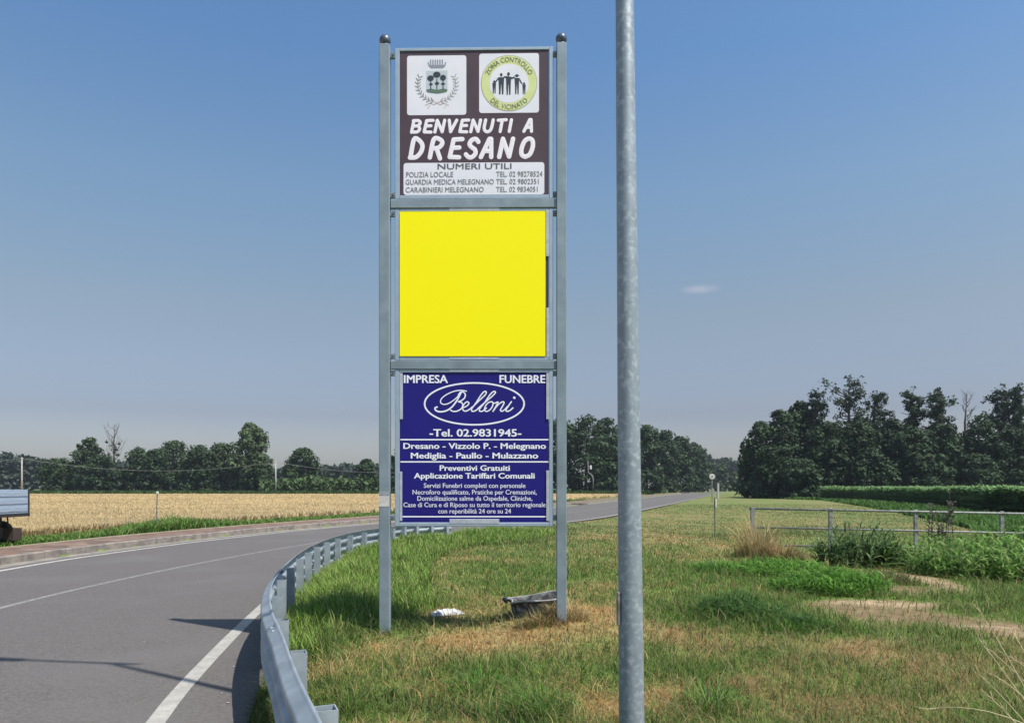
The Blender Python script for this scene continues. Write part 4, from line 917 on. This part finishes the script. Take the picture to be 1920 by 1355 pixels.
while s < TOT-.2:
    p, nn = rp(s); tt = np.array([nn[1], -nn[0]]); gzv = float(ground_z(np.array([p[0]]), np.array([p[1]]))[0]); b = MB()
    hw = .052; dp = .10; off_ = -.012; th = .006
    def Q(a, d, z): q = p+tt*a-nn*(d-off_*-1 if False else d); return (q[0], q[1], z)
    o_ = .012; zt = ZT-.035+random.uniform(-.008, .008); zb = gzv-.3
    prf = [(-hw, o_+.0), (hw, o_+.0), (hw, o_+dp), (hw-.03, o_+dp), (hw-.03, o_+dp-th), (hw-th, o_+dp-th), (hw-th, o_+th), (-hw+th, o_+th), (-hw+th, o_+dp-th), (-hw+.03, o_+dp-th), (-hw+.03, o_+dp), (-hw, o_+dp)]
    # sigma-shaped post, closed web towards the verge
    prf = [(a, o_+dp-(d-o_)) for a, d in prf]
    nP = len(prf); v = [Q(a, d, zb) for a, d in prf]+[Q(a, d, zt) for a, d in prf]
    f = [(j, (j+1) % nP, nP+(j+1) % nP, nP+j) for j in range(nP)]+[tuple(nP+j for j in range(nP))]
    b.add(v, f); b.build('post', M_rail, rail)
    s += (1.33 if p[1] < 10 else 1.1) if p[0]*F/p[1]+960 < 690 or p[1] < 12 else .62

# ================================================================== tubular railing over the ditch
rl = thing('metal_railing', (6.4, 20.2, 0), 'low galvanised tube railing over the ditch in front of the corn', 'railing')
def rpt(px, py, Y): return at(px, py, Y)
yL, yR = 20.2, 19.2
def RY(px): return yL+(yR-yL)*(px-1405)/(515)
M_rl = noisy(mat('railing_zinc', (.26, .265, .265), .65, .2), (.17, .165, .15), 12, 6, .4, .6, c3=(.33, .30, .26), scale3=5)
for (nm_, xa, ya, xb, yb, r) in [('top_rail', 1405, 953, 2090, 966, .029), ('mid_rail', 1409, 988, 2090, 1003, .026), ('low_rail', 1470, 1023, 2090, 1032, .026)]:
    MB().tube([rpt(xa, ya, RY(xa)), rpt(xb, yb, RY(xb))], r, 12).build(nm_, M_rl, rl, smooth=True)
for px in (1411, 1557, 1717, 1878, 2045):
    Yp = RY(px); X_ = (px-960)*Yp/F; zt = EYE+(HZ-(950+(px-1405)*.019))*Yp/F
    MB().box(X_-.05, X_+.05, Yp-.035, Yp+.035, -.6, zt+.01, bev=.008).build('post', M_rl, rl)

# ================================================================== broken tub, litter, stone
M_tub = noisy(mat('weathered_tub', (.15, .15, .145), .85), (.05, .05, .05), 7, 7, .42, .58, bump=.3, bscale=40, c3=(.36, .36, .35), scale3=11)
cx, cy = G(1003, 1154, 1.49); TBZ = .09
tub = thing('broken_tub', (cx, cy, TBZ), 'broken grey tub half buried in dry grass beside the right sign post', 'tub')
b = MB(); NR = 28
prof_t = [(.245, .0), (.285, .20), (.335, .225), (.335, .245), (.275, .242), (.232, .03), (.0, .02)]
rings = []
for i, (r, z) in enumerate(prof_t):
    for k in range(NR):
        a = 2*math.pi*k/NR; ca, sa = math.cos(a), math.sin(a)
        q = (abs(ca)**5+abs(sa)**5)**(-1/5)
        dent = 1+.05*math.sin(3*a+1)+(-.20*math.exp(-((a-3.5)/.4)**2) if i < 5 else 0); rz = z+(.02*math.sin(2*a+.5)-.05*math.exp(-((a-3.7)/.35)**2) if i in (1, 2, 3, 4) else 0)
        x = r*ca*q*dent; y = r*sa*q*.72*dent; b.v.append((cx+x, cy+y, TBZ+rz+.03*x/.3))
for i in range(len(prof_t)-1):
    for k in range(NR): k2 = (k+1) % NR; b.f.append((i*NR+k, i*NR+k2, (i+1)*NR+k2, (i+1)*NR+k)); b.m.append(0)
o = b.build('tub_shell', M_tub, tub, smooth=False)
b3 = MB(); rim = []
for k in range(NR+1):
    a = 2*math.pi*k/NR; ca, sa = math.cos(a), math.sin(a); q = (abs(ca)**5+abs(sa)**5)**(-1/5); dent = 1+.05*math.sin(3*a+1)-.20*math.exp(-((a-3.5)/.4)**2)
    x = .338*ca*q*dent; rim.append((cx+x, cy+.338*sa*q*.72*dent, TBZ+.238+.02*math.sin(2*a+.5)-.05*math.exp(-((a-3.7)/.35)**2)+.03*x/.3))
b3.tube(rim, .011, 6); b3.build('rim', noisy(mat('pale_rim', (.38, .38, .37), .8), (.18, .18, .175), 9), tub)
b2 = MB(); b2.tube([(cx-.33, cy-.2, TBZ+.215), (cx-.36, cy-.05, TBZ+.22), (cx-.34, cy+.1, TBZ+.215)], .02, 8); b2.build('rim_piece', mat('dark_rubber', (.035, .035, .035), .7), tub, smooth=True)
def crumple(name, px, py, lx, ly, hz, yaw, m, label, cat, n=12):
    cx, cy = G(px, py); v = []; f = []
    for i in range(n):
        for j in range(n):
            u, w_ = i/(n-1)-.5, j/(n-1)-.5; x = u*lx; y = w_*ly
            z = hz*(.35+.65*random.random())*(1-.8*(2*max(abs(u), abs(w_)))**2)+.03
            x += random.uniform(-.4, .4)*lx/n; y += random.uniform(-.4, .4)*ly/n
            v.append((cx+x*math.cos(yaw)-y*math.sin(yaw), cy+x*math.sin(yaw)+y*math.cos(yaw), z))
    for i in range(n-1):
        for j in range(n-1): f.append((i*n+j, (i+1)*n+j, (i+1)*n+j+1, i*n+j+1))
    # underside
    b0 = len(v); v += [(x, y, max(z-.012, .0)) for x, y, z in v]; f += [tuple(b0+q for q in reversed(t)) for t in f]
    for i in range(n-1):
        for a, c in (((i*n), (i+1)*n), ((i+1)*n+n-1, i*n+n-1), (i+1, i), ((n-1)*n+i, (n-1)*n+i+1)): f.append((a, c, b0+c, b0+a))
    me = bpy.data.meshes.new(name); me.from_pydata(v, [], f); me.update(); return tag(link(name, me, m, org=(cx, cy, 0)), label, cat)
M_litter = noisy(mat('white_litter', (.60, .59, .58), .8), (.38, .38, .39), 14)
crumple('crumpled_sheet', 838, 1156, .42, .17, .085, .5, M_litter, 'crumpled white sheet lying in the dry grass near the left sign post', 'litter')
crumple('crumpled_sheet', 957, 1166, .14, .06, .05, .2, M_litter, 'small pale scrap lying just left of the broken tub', 'litter', 7)
crumple('white_stone', 1452, 1164, .085, .06, .07, 0, noisy(mat('white_stone', (.6, .6, .57), .9), (.4, .4, .38), 30), 'small white stone lying in the green grass on the right', 'stone', 6)
def stonechip(px, py):
    cx, cy = G(px, py, 1.8); b = MB(); b.sphere((cx, cy, -.193), .009*random.uniform(.7, 1.3), 7, 5, sc=(1.3, 1, .5)); return tag(b.build('pebble', M_conc, org=(cx, cy, -.2)), 'tiny pale pebble on the asphalt beside the edge line', 'pebble', 'pebbles on the road shoulder')
for (px, py) in [(440,1262),(427,1318),(471,1210),(463,1217),(270,1204),(438,1250),(415,1300)]: stonechip(px, py)

# ================================================================== roadside marker sticks and signs
M_redw = mat('marker_white', (.62, .60, .56), .6); M_stickg = noisy(mat('stick_grey', (.20, .19, .17), .8), (.12, .11, .1), 20)
X_, Y_ = (295-960)*27/F, 27
mk = thing('marker_stake', (X_, Y_, -.1), 'thin stake with a white tip standing in the wheat on the left', 'stake')
z1 = EYE+(HZ-921)*Y_/F
MB().tube([(X_-.05, Y_, -.15), (X_, Y_, z1-.05)], .022, 8).build('stake', M_stickg, mk); MB().box(X_-.04, X_+.04, Y_-.03, Y_+.03, z1-.09, z1, bev=.01).build('tip', M_redw, mk)
X_, Y_ = (1340-960)*24/F, 24; z1 = EYE+(HZ-933)*Y_/F
mk = thing('marker_stake', (X_, Y_, -.1), 'thin dark stake with a pale reflector standing left of the railing', 'stake')
MB().tube([(X_+.02, Y_, -.2), (X_, Y_, z1)], .022, 8).build('stake', M_stickg, mk); MB().box(X_+.012, X_+.055, Y_-.035, Y_-.02, z1-.30, z1-.05, bev=.004).build('reflector', M_redw, mk)
# round road sign
Y_ = 84; X_ = (1335-960)*Y_/F; zc = EYE+(HZ-893)*Y_/F
rs = thing('round_road_sign', (X_, Y_, -.2), 'small round white road sign on a thin pole beside the far road', 'road sign')
MB().tube([(X_, Y_, -.3), (X_, Y_, zc+.1)], .035, 10).build('pole', M_rl, rs, smooth=True)
def disc(name, c, r, y, m, th=.01):
    b = MB(); n = 32
    b.tube([(c[0], y, c[1]), (c[0], y+th, c[1])], r, n); return b.build(name, m, rs)
disc('disc', (X_, zc), .33, Y_-.06, mat('sign_rim', (.52, .47, .42), .5)); disc('disc_face', (X_, zc), .25, Y_-.075, mat('sign_face', (.60, .60, .57), .5)); disc('disc_centre', (X_, zc), .10, Y_-.09, mat('sign_mark', (.14, .15, .15), .5))
# bent post with a box
Y_ = 96
bp_ = thing('bent_post', ((1112-960)*Y_/F, Y_, -.2), 'thin white bent post with a small box in front of the dark trees', 'post')
MB().tube([at(1112, 926, Y_), at(1112, 896, Y_), at(1110, 891, Y_), at(1103, 885, Y_), at(1102, 863, Y_)], [.07, .07, .065, .06, .06], 8).build('post', M_rl, bp_, smooth=True)
a_ = at(1107.5, 876, Y_); MB().box(a_[0]-.12, a_[0]+.14, Y_-.1, Y_+.1, a_[2]-.25, a_[2]+.25, bev=.03).build('box', M_redw, bp_)
Y_ = 150
w_ = thing('white_direction_sign', ((1388-960)*Y_/F, Y_, -.2), 'tiny white sign board far off where the road vanishes', 'road sign')
a_ = at(1384, 910.5, Y_); c_ = at(1392, 906.5, Y_); MB().box(a_[0], c_[0], Y_-.05, Y_, a_[2], c_[2], bev=.01).build('board', M_redw, w_)
for px in (1385.5, 1390.5): p_ = at(px, 918, Y_); MB().tube([(p_[0], Y_+.05, -.3), (p_[0], Y_+.05, c_[2])], .05, 6).build('leg', M_rl, w_)
w_ = thing('roadside_box', ((1347-960)*110/F, 110, -.2), 'small pale cabinet beside the road past the round sign', 'cabinet')
a_ = at(1345, 912, 110); MB().box(a_[0], a_[0]+.28, 110, 110.3, -.2, a_[2]+.55, bev=.03).build('cabinet', mat('cabinet', (.42, .42, .38), .6), w_); MB().box(a_[0]-.03, a_[0]+.31, 109.97, 110.33, a_[2]+.552, a_[2]+.62, bev=.01).build('lid', M_rl, w_)

# ================================================================== power line beyond the wheat
M_upole = noisy(mat('concrete_pole', (.40, .38, .35), .9), (.3, .28, .26), 2); M_wire = mat('wire', (.20, .20, .20), .6)
ends = []
for (px, top_, Y_, lb) in [(-250, 852, 140, 'pale utility pole outside the left edge of the view'), (41, 857, 150, 'pale utility pole at the left edge beyond the wheat'), (517, 864, 160, 'pale utility pole left of the lone round tree'), (905, 868, 166, 'pale utility pole hidden behind the sign')]:
    X_ = (px-960)*Y_/F; z1 = EYE+(HZ-top_)*Y_/F
    if px in (905, -250): ends.append((X_, Y_, z1-.4)); 
    if px == 905 or px == -250: 
        pass
    p_ = thing('utility_pole', (X_, Y_, -.15), lb, 'utility pole', 'utility poles beyond the wheat')
    MB().tube([(X_, Y_, -.4), (X_, Y_, z1)], [.19, .11], 10).build('pole', M_upole, p_, smooth=True)
    MB().box(X_-.09, X_+.09, Y_-.4, Y_+.4, z1-.3, z1-.18).build('cross_arm', M_upole, p_)
    if px not in (905, -250): ends.append((X_, Y_, z1-.2))
for i in range(3):
    ends = sorted(ends); a, c = Vector(ends[i]), Vector(ends[i+1]); sag = (c-a).length*.045; pts = []
    for k in range(17): t = k/16; q = a.lerp(c, t); pts.append((q.x, q.y, q.z-sag*4*t*(1-t)))
    lab = ['power line wire running off the left edge of the view', 'sagging power line wire in front of the wood on the left', 'power line wire running from the lone tree behind the sign'][i]
    tag(MB().tube(pts, .026, 5).build('power_line', M_wire, org=tuple(a)), lab, 'wire')

# ================================================================== flatbed truck at the left edge
tz = 0.0; TY = 19.3; TX = (57-960)*(TY+1.94)/F; zt_ = EYE+(HZ-918)*TY/F; zb_ = EYE+(HZ-973)*TY/F
trk = thing('flatbed_truck', (TX, TY, -.04), 'blue-grey dropside truck, only its tail inside the left edge', 'truck')
M_side = noisy(mat('dropside_aluminium', (.34, .42, .52), .4, .35), (.42, .50, .60), 4, 5, stretch=(1, 1, 5)); M_blk = mat('chassis_black', (.02, .02, .022), .6); M_cab = mat('cab_paint', (.5, .52, .55), .35); M_gls = mat('cab_glass', (.03, .04, .05), .08); M_tyre = noisy(mat('tyre', (.025, .025, .026), .85), (.04, .04, .04), 20)
LB = 3.4; WB = 1.9
for yy, nm_ in ((TY, 'dropside'), (TY+WB, 'dropside')):
    b = MB(); b.box(TX-LB, TX-.05, yy, yy+.03, zb_+.10, zt_, bev=.006)
    for k in range(4): z = zb_+.14+k*(zt_-zb_-.18)/3.4; b.box(TX-LB+.05, TX-.12, yy-.014, yy-.001, z, z+.10, bev=.006)
    b.build(nm_, M_side, trk)
b = MB(); b.box(TX-.048, TX-.02, TY+.02, TY+WB, zb_+.1, zt_, bev=.005)
for k in range(3): z = zb_+.15+k*.21; b.box(TX-.0195, TX-.004, TY+.08, TY+WB-.06, z, z+.13, bev=.006)
b.build('tailgate', M_side, trk)
b = MB()
for yy in (TY-.02, TY+WB-.02):
    b.box(TX-.045, TX+.0, yy-.02, yy+.035, zb_, zt_+.01, bev=.006)
b.build('corner_post', M_blk, trk)
MB().box(TX-LB, TX-.01, TY-.012, TY+WB+.04, zb_+.01, zb_+.095, bev=.005).build('bed_floor', M_blk, trk)
MB().box(TX-LB-1.7, TX-.4, TY+.55, TY+.70, zb_-.22, zb_, bev=.01).build('chassis_rail', M_blk, trk); MB().box(TX-LB-1.7, TX-.4, TY+1.2, TY+1.35, zb_-.22, zb_, bev=.01).build('chassis_rail', M_blk, trk)
a_ = at(8, 990, TY+1.5); c_ = at(28, 1013, TY+1.5)
MB().box(c_[0]-.30, c_[0], TY+1.45, TY+1.8, c_[2], a_[2], bev=.01).build('rear_light_box', noisy(mat('dirty_black', (.035, .025, .022), .7), (.06, .04, .03), 20), trk)
MB().tube([(c_[0]-.25, TY+1.6, a_[2]), (c_[0]-.28, TY+1.6, zb_+.02)], .02, 6).build('bracket', M_blk, trk)
for wx in (TX-.72, TX-LB-1.0):
    for wy in (TY+.08, TY+WB-.25):
        R_ = .34; zc = -.04+R_; w = MB(); pr_ = [(R_*.55, 0), (R_*.92, .0), (R_, .04), (R_, .16), (R_*.92, .2), (R_*.55, .2)]
        for (r, d) in pr_:
            for k in range(28): t = 2*math.pi*k/28; w.v.append((wx+r*math.cos(t), wy+d, zc+r*math.sin(t)))
        for i in range(6):
            i2 = (i+1) % 6
            for k in range(28): w.f.append((i*28+k, i*28+(k+1) % 28, i2*28+(k+1) % 28, i2*28+k)); w.m.append(0)
        wh = w.build('wheel', M_tyre, trk); MB().tube([(wx, wy+.03, zc), (wx, wy+.17, zc)], R_*.56, 20).build('rim', M_rl, wh)
cb = MB(); x0, x1 = TX-LB-1.75, TX-LB-.12; z0, z1 = .32, 1.95
pp = [(x1, z0), (x1, z1), (x0+.45, z1), (x0+.05, 1.15), (x0, z0)]
cb.add([(x, TY+.05, z) for x, z in pp]+[(x, TY+WB-.05, z) for x, z in pp], [(0,1,2,3,4),(9,8,7,6,5),(0,5,6,1),(1,6,7,2),(2,7,8,3),(3,8,9,4),(4,9,5,0)]); cab = cb.build('cab', M_cab, trk)
MB().box(x1-.85, x1-.15, TY+.043, TY+.049, 1.2, 1.8, bev=.001).build('side_window', M_gls, cab)
